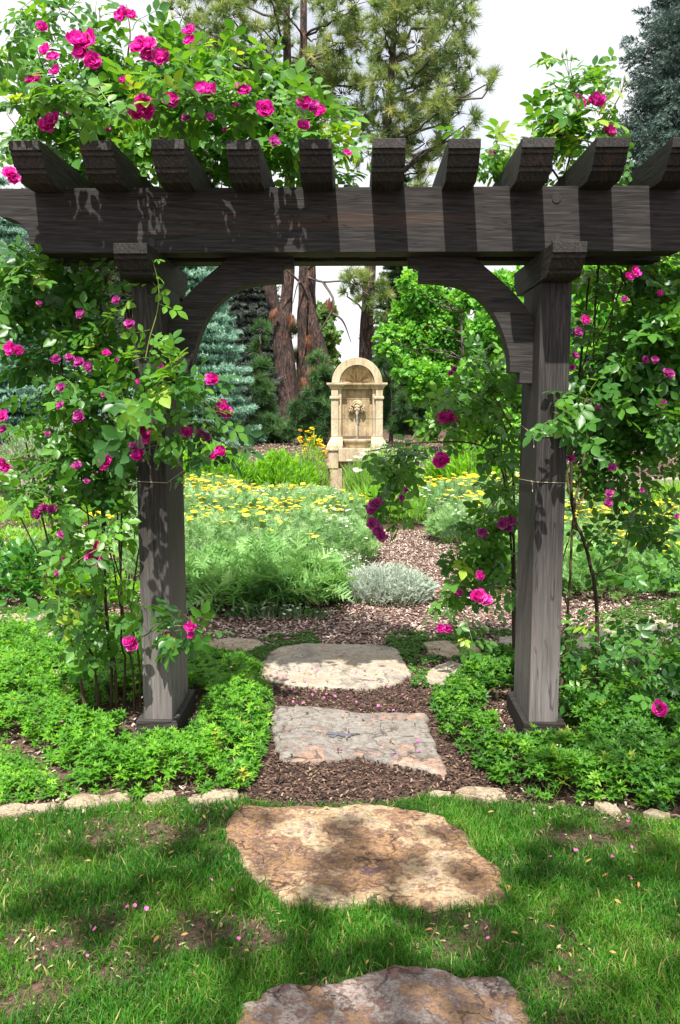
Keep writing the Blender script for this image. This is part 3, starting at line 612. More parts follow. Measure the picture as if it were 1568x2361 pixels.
# ================================================================== low stone wall behind the garden
def wall_run(name, x0, x1, label, seed):
    a = Acc(); r = random.Random(seed)
    for course in range(3):
        x = x0+r.uniform(0, .2)*course
        while x < x1:
            L_ = r.uniform(.35, .8); xe = min(x+L_, x1)
            if xe-x < .08: break
            ya, yb = float(wally(x)), float(wally(xe)); z0 = course*.155-.03; z1 = z0+.15
            import bmesh
            bm = bmesh.new(); bmesh.ops.create_cube(bm, size=1); bmesh.ops.subdivide_edges(bm, edges=bm.edges[:], cuts=3, use_grid_fill=True)
            jut = r.uniform(-.03, .03)-(.04 if course == 2 else 0)
            for v in bm.verts:
                u = v.co.x+.5; w_ = v.co.y+.5; k = 1-.10*(abs(v.co.x*2)**6)
                X = x+(xe-x)*u; Y = ya+(yb-ya)*u-.14+jut+w_*.38*k; Z = z0+(z1-z0)*(v.co.z*k+.5)
                nn = mnoise.noise_vector(Vector((X*5, Y*5, Z*5+seed)))*.016; v.co = Vector((X, Y, Z))+nn
            add_bm(a, bm, r.random()); x = xe+.012
    return tag(a.build(name, S_pale, smooth=True), label, 'wall', 'low garden walls')
wall_run('stone_wall', -9, -.50, 'low pale dry stone wall left of the fountain', 3); wall_run('stone_wall', .56, 9, 'low pale dry stone wall right of the fountain', 5)
# rail fence far behind the pines
M_fence = plain('brown_rail', [(.3, (.10, .06, .05)), (.7, (.17, .11, .09))], attr=False, nscale=12)
fe = empty('rail_fence', (-4, 38, .9)); tag(fe, 'dark brown rail fence seen between the pine trunks and blue spruce', 'fence')
for k, x in enumerate(np.arange(-11, 2.5, 2.3)):
    a = Acc(); box(a, x-.07, x+.07, 37.93, 38.07, .7, 2.3, .01); a.build('post', M_fence, fe, smooth=False)
for z in (1.25, 1.68, 2.1):
    a = Acc(); box(a, -11.2, 2.2, 37.88, 37.928, z, z+.17, .01); a.build('rail', M_fence, fe, smooth=False)
# ================================================================== plant materials
M_rose = leaf_mat('rose_leaf', [(0, (.018, .075, .020)), (.35, (.042, .145, .026)), (.7, (.085, .235, .030)), (.93, (.14, .33, .04)), (1, (.28, .42, .05))], trans=.34, tcol=1.8, rough=.38, spec=.5)
M_rose_light = leaf_mat('young_rose_leaf', [(0, (.045, .16, .03)), (.5, (.09, .28, .03)), (1, (.18, .42, .04))], trans=.5, tcol=1.7, rough=.42, spec=.4)
M_petal = leaf_mat('magenta_petal', [(0, (.45, .008, .17)), (.35, (.76, .02, .40)), (.75, (.88, .07, .58)), (1, (.92, .28, .72))], trans=.38, tcol=1.15, rough=.6, spec=.15, ty=(1.1, .8, 1.05))
M_fade = leaf_mat('faded_petal', [(0, (.30, .02, .20)), (.5, (.55, .06, .38)), (1, (.78, .26, .55))], trans=.35, tcol=1.1, rough=.7, spec=.1, ty=(1.1, .8, 1.05))
M_cane = plain('rose_cane', [(0, (.045, .03, .022)), (.5, (.09, .055, .035)), (1, (.13, .10, .05))], rough=.7, bump=.3, bscale=80)
M_shoot = plain('green_shoot', [(0, (.10, .16, .03)), (1, (.22, .30, .07))], rough=.5)
M_gold = plain('rose_stamens', [(0, (.55, .30, .04)), (1, (.80, .55, .08))])

BL = [blossom(1), blossom(2, .8), blossom(3, 1.15, ((9, 1.0, .1), (8, .85, .6), (7, .65, 1.05), (5, .42, 1.35))), blossom(4, 1.0, ((6, .9, -.1), (6, .8, .35), (5, .6, .9)))]
BLM = []
for i, b in enumerate(BL):
    for j, mt in enumerate((M_petal, M_fade)):
        a = Acc(); a.inst(b, np.zeros((1, 3)), np.eye(3)[None], 1.0, np.array([.5]))
        me = a.mesh('rose_blossom_%d' % (i*2+j)); n = len(me.vertices); v = RS.rand(n//25)      # one value per petal
        me.attributes['rnd'].data.foreach_set('value', np.repeat(v, 25).astype(np.float32)); me.materials.append(mt); BLM.append(me)
def put_blossom(parent, p, r, seed, faded=False, face=None):
    q = random.Random(seed); me = BLM[(q.choice([0, 1, 2]) if not faded else 3)*2+(1 if faded else 0)]
    o = bpy.data.objects.new('rose_blossom', me); COL.objects.link(o); o.parent = parent; o.matrix_parent_inverse = Matrix.Translation(-Vector(parent.location))
    d = Vector(face or (q.uniform(-.5, .5), -.9, q.uniform(.0, .9))).normalized()
    R = d.to_track_quat('Z', 'Y').to_matrix().to_4x4() @ Matrix.Rotation(q.uniform(0, 6.28), 4, 'Z')
    o.matrix_basis = Matrix.Translation(Vector(p)) @ R @ Matrix.Scale(r, 4)
    if faded: o['label'] = 'faded purplish rose losing its petals'
    return o
def leaves_on(aL, P, D, size, rnd, drop=.25):
    """compound rose leaves at P growing along D"""
    N = len(P)
    D = nrm(D + np.array([0, 0, -drop])+RS.normal(size=(N, 3))*.22)
    up = nrm(np.array([0, -.35, 1.0])+RS.normal(size=(N, 3))*.45)
    R = basis(D, up)
    # basis gives z = x cross y; keep face upwards
    k = RS.randint(0, 3, N)
    for t in range(3):
        m_ = k == t
        if m_.any(): aL.inst(ROSE_LEAVES[t], P[m_], R[m_], size[m_], rnd[m_])
def rose_foliage(aL, aS, blobs, dens=240, leaf=.056, ysp=.22, lift=.25, bright=.0, zmin=None):
    """blobs: (x, y, r, Y) in photo measure at real distance Y; shoots with alternating leaves"""
    for bl in blobs:
        x, y, r, Y = bl[:4]; k = bl[4] if len(bl) > 4 else 1.0
        c = A(x, y, Y); dist = np.linalg.norm(c-[0, 0, CAMZ]); rw = r/FP*dist
        nleaf = max(5, int(dens*3.1*PI*rw*rw*k)); nsh = max(1, nleaf//6); PP, DD_, SS, RR_ = [], [], [], []
        n = 6; t = np.linspace(0, 1, n)[:, None]
        for s in range(nsh):
            p = c+nrm(RS.normal(size=3))*rw*.72*RS.rand()**.45*np.array([1, min(1, ysp/rw+.2), 1])
            d = nrm(RS.normal(size=3)+np.array([0, -.1, lift])+ (p-c)/rw*.7)
            L_ = RS.uniform(.08, .21)
            side = nrm(np.cross(d, RS.normal(size=3)))
            P = p+d*t*L_+np.array([0, 0, -.10])*t**2*L_*2+side*(t**2)*.03
            sg = np.where(np.arange(n) % 2, 1, -1)[:, None]
            DL = side*sg*.9+d*.55; DL[-1] = d
            if zmin is not None:
                P = P.copy(); f_ = P[:, 1] < 3.95; P[f_, 2] = np.maximum(P[f_, 2], zmin+.04*RS.rand(f_.sum()))
            tube(aS, P, np.linspace(.0024, .0013, n), 3, RS.rand())
            cl = vnoise(p[0]*3+5, p[2]*3, 1.3)
            PP.append(P); DD_.append(DL); SS.append(leaf*RS.uniform(.6, 1.25, n)*(1-.25*t[:, 0])); RR_.append(np.clip(RS.normal(.32+.45*cl+bright, .17, n), 0, 1))
        leaves_on(aL, np.concatenate(PP), np.concatenate(DD_), np.concatenate(SS), np.concatenate(RR_))
def plant(name, loc, label, cat, group=None):
    e = empty(name, loc); tag(e, label, cat, group); return e
def cane(aC, keys, r0, r1, n=22):
    P = spline(keys, n); P = P+RS.normal(size=P.shape)*.0016; tube(aC, P, np.linspace(r0, r1, len(P)), 7, RS.rand())
def bset(parent, L, Y, r=.036):
    for i, q in enumerate(L):
        x, y = q[:2]; s = q[2] if len(q) > 2 else 1.0; fd = len(q) > 3 and q[3]
        YY_ = q[4] if len(q) > 4 else Y
        put_blossom(parent, A(x, y, YY_), r*s*1.16, int(x*7+y*13), bool(fd))

# ---------------------------------------------------------------- left climbing rose (column + crown over the rafters)
lr = plant('climbing_rose', (-1.2, 4.15, 0), 'tall magenta climbing rose on the left arbour post and over the rafters above it', 'climbing rose', 'climbing roses on the arbour')
aL, aS, aC = Acc(), Acc(), Acc()
colb = [(30, 590, 60), (70, 640, 70), (150, 640, 65), (215, 650, 50, .6), (20, 700, 60), (110, 720, 75), (190, 740, 75), (250, 770, 50), (60, 800, 55), (150, 810, 75), (230, 840, 75), (290, 860, 60), (130, 890, 65), (210, 930, 80), (290, 950, 55), (120, 980, 55), (200, 1020, 75), (275, 1040, 60), (60, 1040, 40), (160, 1100, 75), (250, 1110, 60), (100, 1110, 50), (40, 1150, 34), (220, 1180, 65), (170, 1190, 45), (275, 1220, 40), (230, 1260, 55), (170, 1330, 45), (215, 1350, 55), (280, 1330, 30), (150, 1400, 45), (240, 1400, 55), (190, 1460, 42), (130, 1455, 28), (255, 1470, 35), (20, 1070, 40), (10, 980, 40)]
rose_foliage(aL, aS, [(b[0], b[1], b[2]*.9, 4.15+.12*math.sin(b[0]*.13+b[1]*.07), (b[3] if len(b) > 3 else 1.0)*(.6 if b[1] > 1150 else 1)*(.65 if b[0] < 70 else 1)) for b in colb], dens=265, leaf=.072)
rose_foliage(aL, aS, [(290, 850, 44, 3.74), (370, 865, 30, 3.60), (420, 860, 32, 3.62), (290, 910, 36, 3.64), (290, 960, 28, 3.68), (350, 880, 32, 3.74), (400, 880, 45, 3.70), (440, 910, 42, 3.66), (420, 960, 26, 3.74), (480, 1000, 42, 3.80), (450, 1040, 34, 3.9), (510, 1040, 22, 3.88), (470, 900, 20, 3.8), (290, 990, 40, 3.84), (310, 1060, 26, 3.86), (215, 1270, 45, 3.84), (250, 1250, 30, 3.8), (370, 1440, 38, 3.84), (420, 1440, 28, 3.84), (410, 1480, 22, 3.82), (340, 1400, 20, 3.86), (120, 1160, 40, 3.8), (60, 1160, 30, 3.8)], dens=215, leaf=.074, ysp=.10)
low = [(200, 1640), (225, 1650), (250, 1660), (262, 1665), (275, 1665), (300, 1665), (310, 1650)]
top = [(60, 1020), (130, 700), (230, 640), (205, 580), (290, 700), (245, 615), (330, 1200)]
for i, (b, t) in enumerate(zip(low, top)):
    g = G(*b); g[1] = 4.22; g = np.array([g[0]*.98, 4.2+.02*i, 0])
    g[0] = A(b[0], b[1], 4.2)[0]
    T_ = A(t[0], t[1], 4.2+.03*i); M1 = A((b[0]+t[0])/2+12*math.sin(i*2), 1400, 4.22); M1[0] = g[0]*.55+T_[0]*.45+.02*math.sin(i*3)
    cane(aC, [g, (g+M1)/2+[.015, 0, .0], M1, T_], .0095-.0006*i, .004)
    if i % 2 == 0: cane(aC, [M1, (M1*.6+T_*.4)+[-.12, 0, .1], A(t[0]-60, t[1]+90, 4.1)], .005, .002)
for b, t in (((60, 1120), (230, 1210)), ((20, 1060), (150, 1110)), ((110, 1180), (240, 1380)), ((500, 1010), (390, 900)), ((440, 1430), (330, 1395))):
    p, q = A(*b, 3.9), A(*t, 4.08); cane(aC, [q, (p+q)/2+[0, 0, .05], p], .004, .0018, 10)
for b, t in (((240, 610), (280, 430)), ((205, 600), (180, 430)), ((285, 640), (400, 430)), ((300, 700), (330, 420))):
    p, q = A(*b, 4.45), A(*t, 4.5); cane(aC, [A(b[0]+20, b[1]+120, 4.4), p, (p+q)/2+[.02, 0, 0], q], .008, .006, 14)
aC.build('canes', M_cane, lr); tag(aS.build('shoots', M_shoot, lr), kind='stuff'); aL.build('foliage', M_rose, lr)
# crown above the rafters: part of the same rose
aL, aS, aC = Acc(), Acc(), Acc()
tl = [(60, 40, 45, .6), (15, 100, 36, .6), (95, 110, 40, .6), (55, 190, 36, .6), (130, 40, 36, .6), (165, 30, 28, .5), (85, 240, 40, .8), (145, 210, 45), (60, 300, 36, .7), (230, 60, 22, .5), (250, 120, 40, .8), (300, 80, 28, .6), (200, 150, 40, .8), (190, 250, 60), (110, 320, 50), (270, 160, 50, .9), (260, 240, 70), (350, 180, 55), (400, 100, 25, .5), (440, 95, 28, .6), (430, 170, 50), (340, 250, 70), (430, 250, 70), (500, 190, 55), (560, 180, 28, .7), (520, 260, 65), (600, 215, 40, .9), (600, 270, 60), (660, 260, 50), (700, 290, 50), (750, 285, 36), (770, 320, 34), (810, 345, 22, .8), (815, 385, 26), (690, 340, 55), (620, 340, 60), (520, 330, 60), (430, 330, 60), (330, 330, 60), (220, 330, 60), (150, 370, 45), (790, 400, 36), (640, 395, 40), (660, 400, 36), (320, 400, 34), (480, 400, 40), (175, 410, 34), (20, 420, 22), (200, 380, 40), (20, 300, 22, .4)]
rose_foliage(aL, aS, [(b[0], b[1], b[2]*.9, 4.50+.22*math.sin(b[0]*.031+1), (b[3] if len(b) > 3 else 1.0)) for b in tl], dens=370, leaf=.078, lift=.45, bright=.08, zmin=2.76)
rose_foliage(aL, aS, [(x, y, 44, 3.72) for x, y in ((75, 330), (140, 300), (215, 300), (250, 260), (310, 290), (380, 280), (450, 270), (500, 290), (560, 270), (610, 300), (640, 280), (140, 240), (330, 230), (470, 220))], dens=210, leaf=.07, lift=.4, bright=.05, ysp=.2, zmin=2.80)
for ks in ([(280, 420), (180, 330), (110, 180), (50, 20)], [(330, 420), (260, 300), (235, 170), (230, 20)], [(330, 420), (400, 300), (430, 180), (440, 80)], [(280, 420), (140, 380), (60, 320), (15, 260)], [(400, 420), (520, 330), (560, 240), (560, 160)], [(400, 420), (560, 380), (700, 330), (790, 300)], [(200, 430), (130, 320), (95, 240), (60, 160), (70, 60)], [(300, 420), (290, 200), (300, 80), (290, 10)]):
    cane(aC, [A(x, y, 4.45+.04*i) for i, (x, y) in enumerate(ks)], .0065, .0022, 20)
aC.build('canes', M_cane, lr); tag(aS.build('shoots', M_shoot, lr), kind='stuff'); aL.build('foliage', M_rose, lr)
# blossoms: (x, y, size, faded)
# spent blooms and buds scattered among the leaves
bset(lr, [(250, 300, .4, 1), (370, 320, .45, 1), (160, 260, .4, 1), (590, 330, .45, 1), (300, 200, .35), (520, 300, .35), (90, 700, .4, 1), (240, 910, .45, 1), (320, 880, .35), (370, 845, .45, 1), (110, 1000, .4, 1), (200, 1110, .4, 1), (150, 1290, .35), (270, 830, .4, 1)], 3.9)
bset(lr, [(180, 100, 1.15), (207, 98, 1.1), (190, 120, .9), (214, 144, .95), (325, 112, 1.05), (345, 112, 1.1), (340, 130, .8), (372, 137, 1.0), (438, 74, .7), (438, 97, .7), (464, 214, 1.1), (488, 210, .8), (318, 262, 1.05), (338, 258, 1.0), (334, 236, .95), (391, 233, .9), (430, 270, .55, 1), (560, 212, .85), (610, 255, .95), (702, 240, .8), (722, 246, .8, 1), (740, 258, .7), (698, 294, .7), (286, 187, .5), (106, 118, .7), (122, 135, .7), (73, 187, .6), (88, 180, .5), (95, 62, .6), (106, 296, .9), (122, 280, .9), (24, 402, .8), (32, 415, .7), (284, 36, .8), (300, 38, .6), (130, 165, .6), (632, 326, .7, 1), (800, 355, .5), (545, 244, .35), (485, 270, .5, 1)], 3.64, .037)
bset(lr, [(28, 806, .9), (44, 808, .6), (185, 725, .6, 1), (298, 748, .7, 1), (268, 692, .55, 1), (141, 893, .6, 1), (160, 825, .6, 1), (183, 836, .7, 1), (128, 828, .6, 1), (205, 845, .7, 1), (245, 815, .5), (290, 945, .85), (302, 950, .6, 1), (330, 985, .95), (345, 998, .9), (342, 1010, .7), (182, 960, .8, 1), (140, 935, .6, 1), (6, 962, .8), (8, 990, .6, 1), (6, 1070, .8), (14, 1080, .6), (178, 1075, .7, 1), (245, 1062, .75), (243, 1076, .6), (322, 1052, .9), (308, 1030, .6, 1), (488, 876, .85), (515, 940, .9), (522, 955, .8), (432, 998, .75), (462, 1000, .6, 1), (476, 1008, .6, 1), (510, 1040, .7), (492, 1052, .6), (85, 1186, .7, 1), (100, 1172, .7, 1), (118, 1174, .7, 1), (154, 1230, .9, 1), (140, 1232, .5, 1), (212, 1284, .9), (224, 1294, .9), (220, 1258, .5), (133, 1322, .45, 1), (298, 1478, .8), (304, 1492, .8), (383, 1475, .95), (440, 1448, .75), (442, 1466, .5)], 3.80)

# loose bright shoot in front of the left bracket
sh = plant('rose_shoot', tuple(A(345, 800, 3.86)), 'single pale green rose shoot climbing in front of the left bracket', 'rose shoot')
aL, aS = Acc(), Acc(); P = spline([A(335, 830, 3.86), A(345, 780, 3.85), A(362, 720, 3.84), A(366, 660, 3.83), (A(352, 600, 3.80))], 20); tube(aS, P, np.linspace(.003, .0015, len(P)), 5, .9)
for (x, y, dx, s) in ((352, 602, -1, .5), (352, 600, 1, .5), (350, 625, 1, .7), (352, 650, .6, 1.0), (350, 655, -1, 1.0), (366, 700, 1, 1.2), (345, 760, -1, 1.1), (350, 770, 1, 1.0)):
    p = A(x, y, 3.83)[None]; leaves_on(aL, p, np.array([[dx, -.2, -.05]]), np.array([.05*s]), np.array([.85]))
aS.build('stem', M_shoot, sh); aL.build('foliage', M_rose_light, sh)

# ---------------------------------------------------------------- right climbing rose
rr = plant('climbing_rose', (1.2, 4.3, 0), 'dark leaved climbing rose with small purple pink flowers, right of the right arbour post', 'climbing rose', 'climbing roses on the arbour')
aL, aS, aC = Acc(), Acc(), Acc()
cr_ = [(1400, 640, 48, .6), (1470, 650, 65), (1550, 640, 60), (1360, 700, 30, .5), (1440, 730, 60), (1520, 740, 70), (1560, 800, 50), (1345, 790, 28, .6), (1400, 800, 45, .8), (1470, 820, 70), (1540, 860, 60), (1340, 880, 30), (1390, 890, 60), (1460, 910, 70), (1535, 940, 60), (1310, 950, 30), (1360, 970, 55), (1430, 990, 70), (1510, 1010, 60), (1560, 1040, 40, .7), (1330, 1040, 26, .6), (1390, 1060, 50), (1460, 1080, 60), (1530, 1100, 30, .4), (1400, 1130, 36, .8), (1460, 1150, 45, .8), (1530, 1180, 34, .4), (1500, 1240, 46, .5), (1550, 1270, 50, .6), (1430, 1230, 36, .5), (1500, 1330, 40, .5), (1400, 1320, 30, .4), (1555, 1350, 34, .5), (1340, 1160, 22, .4), (1350, 1280, 26, .4), (1440, 1400, 22, .3), (1600, 700, 60), (1620, 850, 80), (1620, 1000, 70)]
rose_foliage(aL, aS, [(b[0], b[1], b[2]*.92, 4.3+.18*math.sin(b[0]*.09+b[1]*.05), (b[3] if len(b) > 3 else 1.0)) for b in cr_], dens=420, leaf=.066)
rose_foliage(aL, aS, [(1290, 970, 24, 3.92), (1330, 960, 36, 3.95), (1360, 920, 40, 3.95), (1340, 1000, 24, 3.95), (1320, 870, 16, 3.95)], dens=260, leaf=.07, ysp=.06)
for ks, r in (([(1378, 1480), (1376, 1400), (1350, 1260), (1322, 1180), (1320, 1000), (1340, 830), (1360, 640)], .011), ([(1292, 1540), (1310, 1400), (1322, 1200), (1345, 1060), (1390, 900), (1420, 640)], .008), ([(1322, 1180), (1305, 1080), (1300, 1000), (1330, 900), (1380, 700)], .006), ([(1322, 1180), (1400, 1060), (1480, 980), (1560, 1040)], .006), ([(1350, 1260), (1410, 1200), (1440, 1120)], .0045), ([(1360, 1330), (1440, 1280), (1450, 1160)], .0045), ([(1430, 620), (1480, 760), (1520, 900), (1560, 960)], .006), ([(1310, 1400), (1290, 1330), (1310, 1250), (1345, 1150)], .005), ([(1380, 610), (1372, 720), (1368, 830)], .007), ([(1450, 610), (1410, 720), (1370, 800)], .005)):
    K = [A(x, y, 4.32+.03*math.sin(i*2)) for i, (x, y) in enumerate(ks)]
    if ks[0][1] > 1450: K = [np.array([K[0][0], 4.32, 0.0])]+K[1:] if True else K
    cane(aC, K, r, r*.45, 30)
aC.build('canes', M_cane, rr); tag(aS.build('shoots', M_shoot, rr), kind='stuff'); aL.build('foliage', M_rose, rr)
aL, aS, aC = Acc(), Acc(), Acc()
tr = [(1300, 150, 20, .7), (1290, 190, 26, .8), (1345, 190, 24, .7), (1320, 215, 30, .9), (1290, 225, 24, .8), (1345, 260, 34, .9), (1300, 260, 24, .8), (1235, 285, 24, .9), (1265, 300, 34), (1390, 200, 22, .6), (1425, 235, 22, .6), (1440, 280, 22, .6), (1380, 300, 34, .9), (1320, 320, 45), (1260, 350, 40), (1150, 320, 26), (1130, 350, 28), (1180, 330, 24), (1135, 385, 30), (1300, 380, 36), (1440, 370, 26), (1450, 405, 26), (1480, 395, 18), (1200, 380, 20)]
rose_foliage(aL, aS, [(b[0], b[1], b[2]*.95, 4.30, (b[3] if len(b) > 3 else 1.0)) for b in tr], dens=340, leaf=.07, lift=.4, bright=.1)
for ks in ([(1300, 430), (1320, 330), (1330, 250), (1315, 160)], [(1330, 430), (1380, 320), (1420, 240), (1440, 190)], [(1300, 430), (1240, 340), (1225, 280)], [(1150, 430), (1140, 360), (1155, 300)]):
    cane(aC, [A(x, y, 4.34) for x, y in ks], .006, .002, 16)
for x, y in ((1297, 130), (1306, 122), (1318, 136), (1430, 190), (1440, 183), (1447, 195)):      # buds on thin stalks
    p = A(x, y, 4.42); tube(aS, [A(1312 if x < 1400 else 1432, 175 if x < 1400 else 215, 4.42), p], .0016, 4, .6); tube(aS, [p-[0, 0, .008], p, p+[0, 0, .01], p+[0, 0, .022]], [.002, .006, .005, .001], 6, .2)
aC.build('canes', M_cane, rr); tag(aS.build('shoots', M_shoot, rr), kind='stuff'); aL.build('foliage', M_rose, rr)
bset(rr, [(1330, 240, 1.15), (1372, 238, 1.15), (1403, 306, .85), (1280, 272, .6, 1), (1290, 300, .6), (1300, 310, .5, 1), (1135, 357, .55, 1)], 4.2)
bset(rr, [(1462, 628, .75), (1450, 640, .6), (1347, 737, .65), (1333, 765, .6, 1), (1326, 820, .5, 1), (1522, 677, .4), (1250, 946, .6, 0), (1272, 942, .65), (1307, 905, .4, 1), (1352, 932, .7, 1), (1378, 944, .55, 1), (1545, 862, .6, 1), (1535, 858, .5, 1), (1488, 829, .5, 1), (1510, 829, .5, 1), (1525, 930, .65, 1), (1300, 1055, .5, 1), (1318, 1057, .55, 1), (1412, 1078, .65, 1), (1406, 1138, .6, 1), (1402, 1158, .65, 1), (1440, 690, .45, 1), (1320, 848, .4, 1), (1480, 1130, .4, 1), (1560, 1190, .4, 1)], 4.0)

# ---------------------------------------------------------------- rose behind the right post, arching into the view
mr_ = plant('arching_rose', (1.15, 5.0, 0), 'arching rose bush behind the right arbour post, its canes hanging left into the opening', 'rose bush')
aL, aS, aC = Acc(), Acc(), Acc()
cm = [(1170, 800, 30, .5), (1150, 860, 42, .7), (1080, 850, 36, .5), (1120, 920, 50, .8), (1050, 930, 40, .7), (1000, 960, 36, .6), (1090, 980, 46, .8), (1160, 970, 40, .8), (1030, 1000, 28, .6), (965, 1050, 34, .8), (925, 1070, 34, .9), (885, 1062, 20, .7), (850, 1035, 20, .9), (868, 1092, 18, .7), (905, 1120, 34), (885, 1170, 34), (900, 1210, 22), (1150, 1060, 34, .7), (1180, 1110, 34, .8), (1150, 1160, 44), (1110, 1200, 36, .8), (1170, 1230, 44), (1120, 1270, 40), (1070, 1290, 40), (1050, 1240, 26, .7), (1100, 1330, 40), (1050, 1360, 30), (1150, 1340, 30, .8), (1130, 1400, 20, .6), (1070, 1410, 22, .8), (1040, 1430, 16, .8), (1035, 1320, 20, .7), (1020, 1260, 16, .6), (1180, 880, 36, .8), (1185, 1300, 30, .8)]
rose_foliage(aL, aS, [(b[0], b[1], b[2]*.95, 5.0+.15*math.sin(b[0]*.07), (b[3] if len(b) > 3 else 1.0)) for b in cm], dens=330, leaf=.072, lift=.05, bright=.0)
for ks, r in (([(1190, 1500), (1185, 1250), (1170, 1000), (1080, 900), (1000, 940)], .009), ([(1190, 1500), (1175, 1200), (1130, 1040), (980, 1020), (850, 1040)], .008), ([(1185, 1250), (1150, 1020), (1060, 940), (940, 1060), (890, 1200)], .006), ([(1190, 1000), (1130, 900), (1090, 850), (1060, 800)], .005), ([(1190, 1200), (1130, 1240), (1070, 1340), (1035, 1440)], .005), ([(1190, 940), (1120, 890), (1000, 870)], .004), ([(1190, 1100), (1120, 1180), (1110, 1300), (1110, 1400)], .004)):
    K = [A(x, y, 5.0) for x, y in ks]
    if ks[0][1] == 1500: K[0] = np.array([K[0][0], 5.05, 0])
    cane(aC, K, r, r*.35, 26)
aC.build('canes', M_cane, mr_); tag(aS.build('shoots', M_shoot, mr_), kind='stuff'); aL.build('foliage', M_rose, mr_)
bset(mr_, [(1022, 966, .9), (1038, 965, .85), (1020, 1063, 1.15), (862, 1164, .8, 1), (872, 1158, .7, 1), (856, 1176, .7, 1), (858, 1208, .9, 1), (872, 1222, .85, 1), (880, 1238, .8, 1), (925, 1148, .5, 1), (1160, 1208, .85, 1), (1180, 1202, .8, 1), (1172, 1218, .7, 1), (1112, 1228, .7, 1), (1106, 1325, .65), (1105, 1378, 1.1), (1118, 1386, .9), (1056, 1366, .7, 1), (1016, 1450, .6), (1032, 1452, .6), (1048, 850, .4, 1), (1040, 860, .4, 1), (936, 1130, .4, 1)], 4.82, .042)

# ---------------------------------------------------------------- low shrub rose at the lower right
sr = plant('shrub_rose', (1.5, 4.35, 0), 'low dark green shrub rose with one pink bloom at the lower right', 'rose bush')
aL, aS, aC = Acc(), Acc(), Acc()
cs = [(1330, 1520, 36), (1390, 1530, 50), (1460, 1530, 50), (1530, 1500, 55), (1560, 1450, 36, .8), (1340, 1580, 36), (1400, 1590, 55), (1470, 1590, 60), (1540, 1580, 50), (1420, 1650, 32), (1480, 1640, 30), (1330, 1640, 20, .7), (1380, 1660, 20, .7), (1600, 1560, 50), (1550, 1630, 30)]
rose_foliage(aL, aS, [(b[0], b[1], b[2]*.9, 4.25+.15*math.sin(b[0]*.05), (b[3] if len(b) > 3 else 1.0)) for b in cs], dens=330, leaf=.064, ysp=.3)
for i in range(9):
    b = np.array([1.5+.05*math.sin(i*2), 4.35+.05*math.cos(i*3), 0]); t = A(1330+28*i, 1500+12*(i % 3), 4.25+.08*math.sin(i)); cane(aC, [b, (b+t)/2+[0, 0, .08], t], .006, .002, 12)
aC.build('canes', M_cane, sr); tag(aS.build('shoots', M_shoot, sr), kind='stuff'); aL.build('foliage', M_rose, sr)
bset(sr, [(1521, 1634, 1.05)], 3.95)

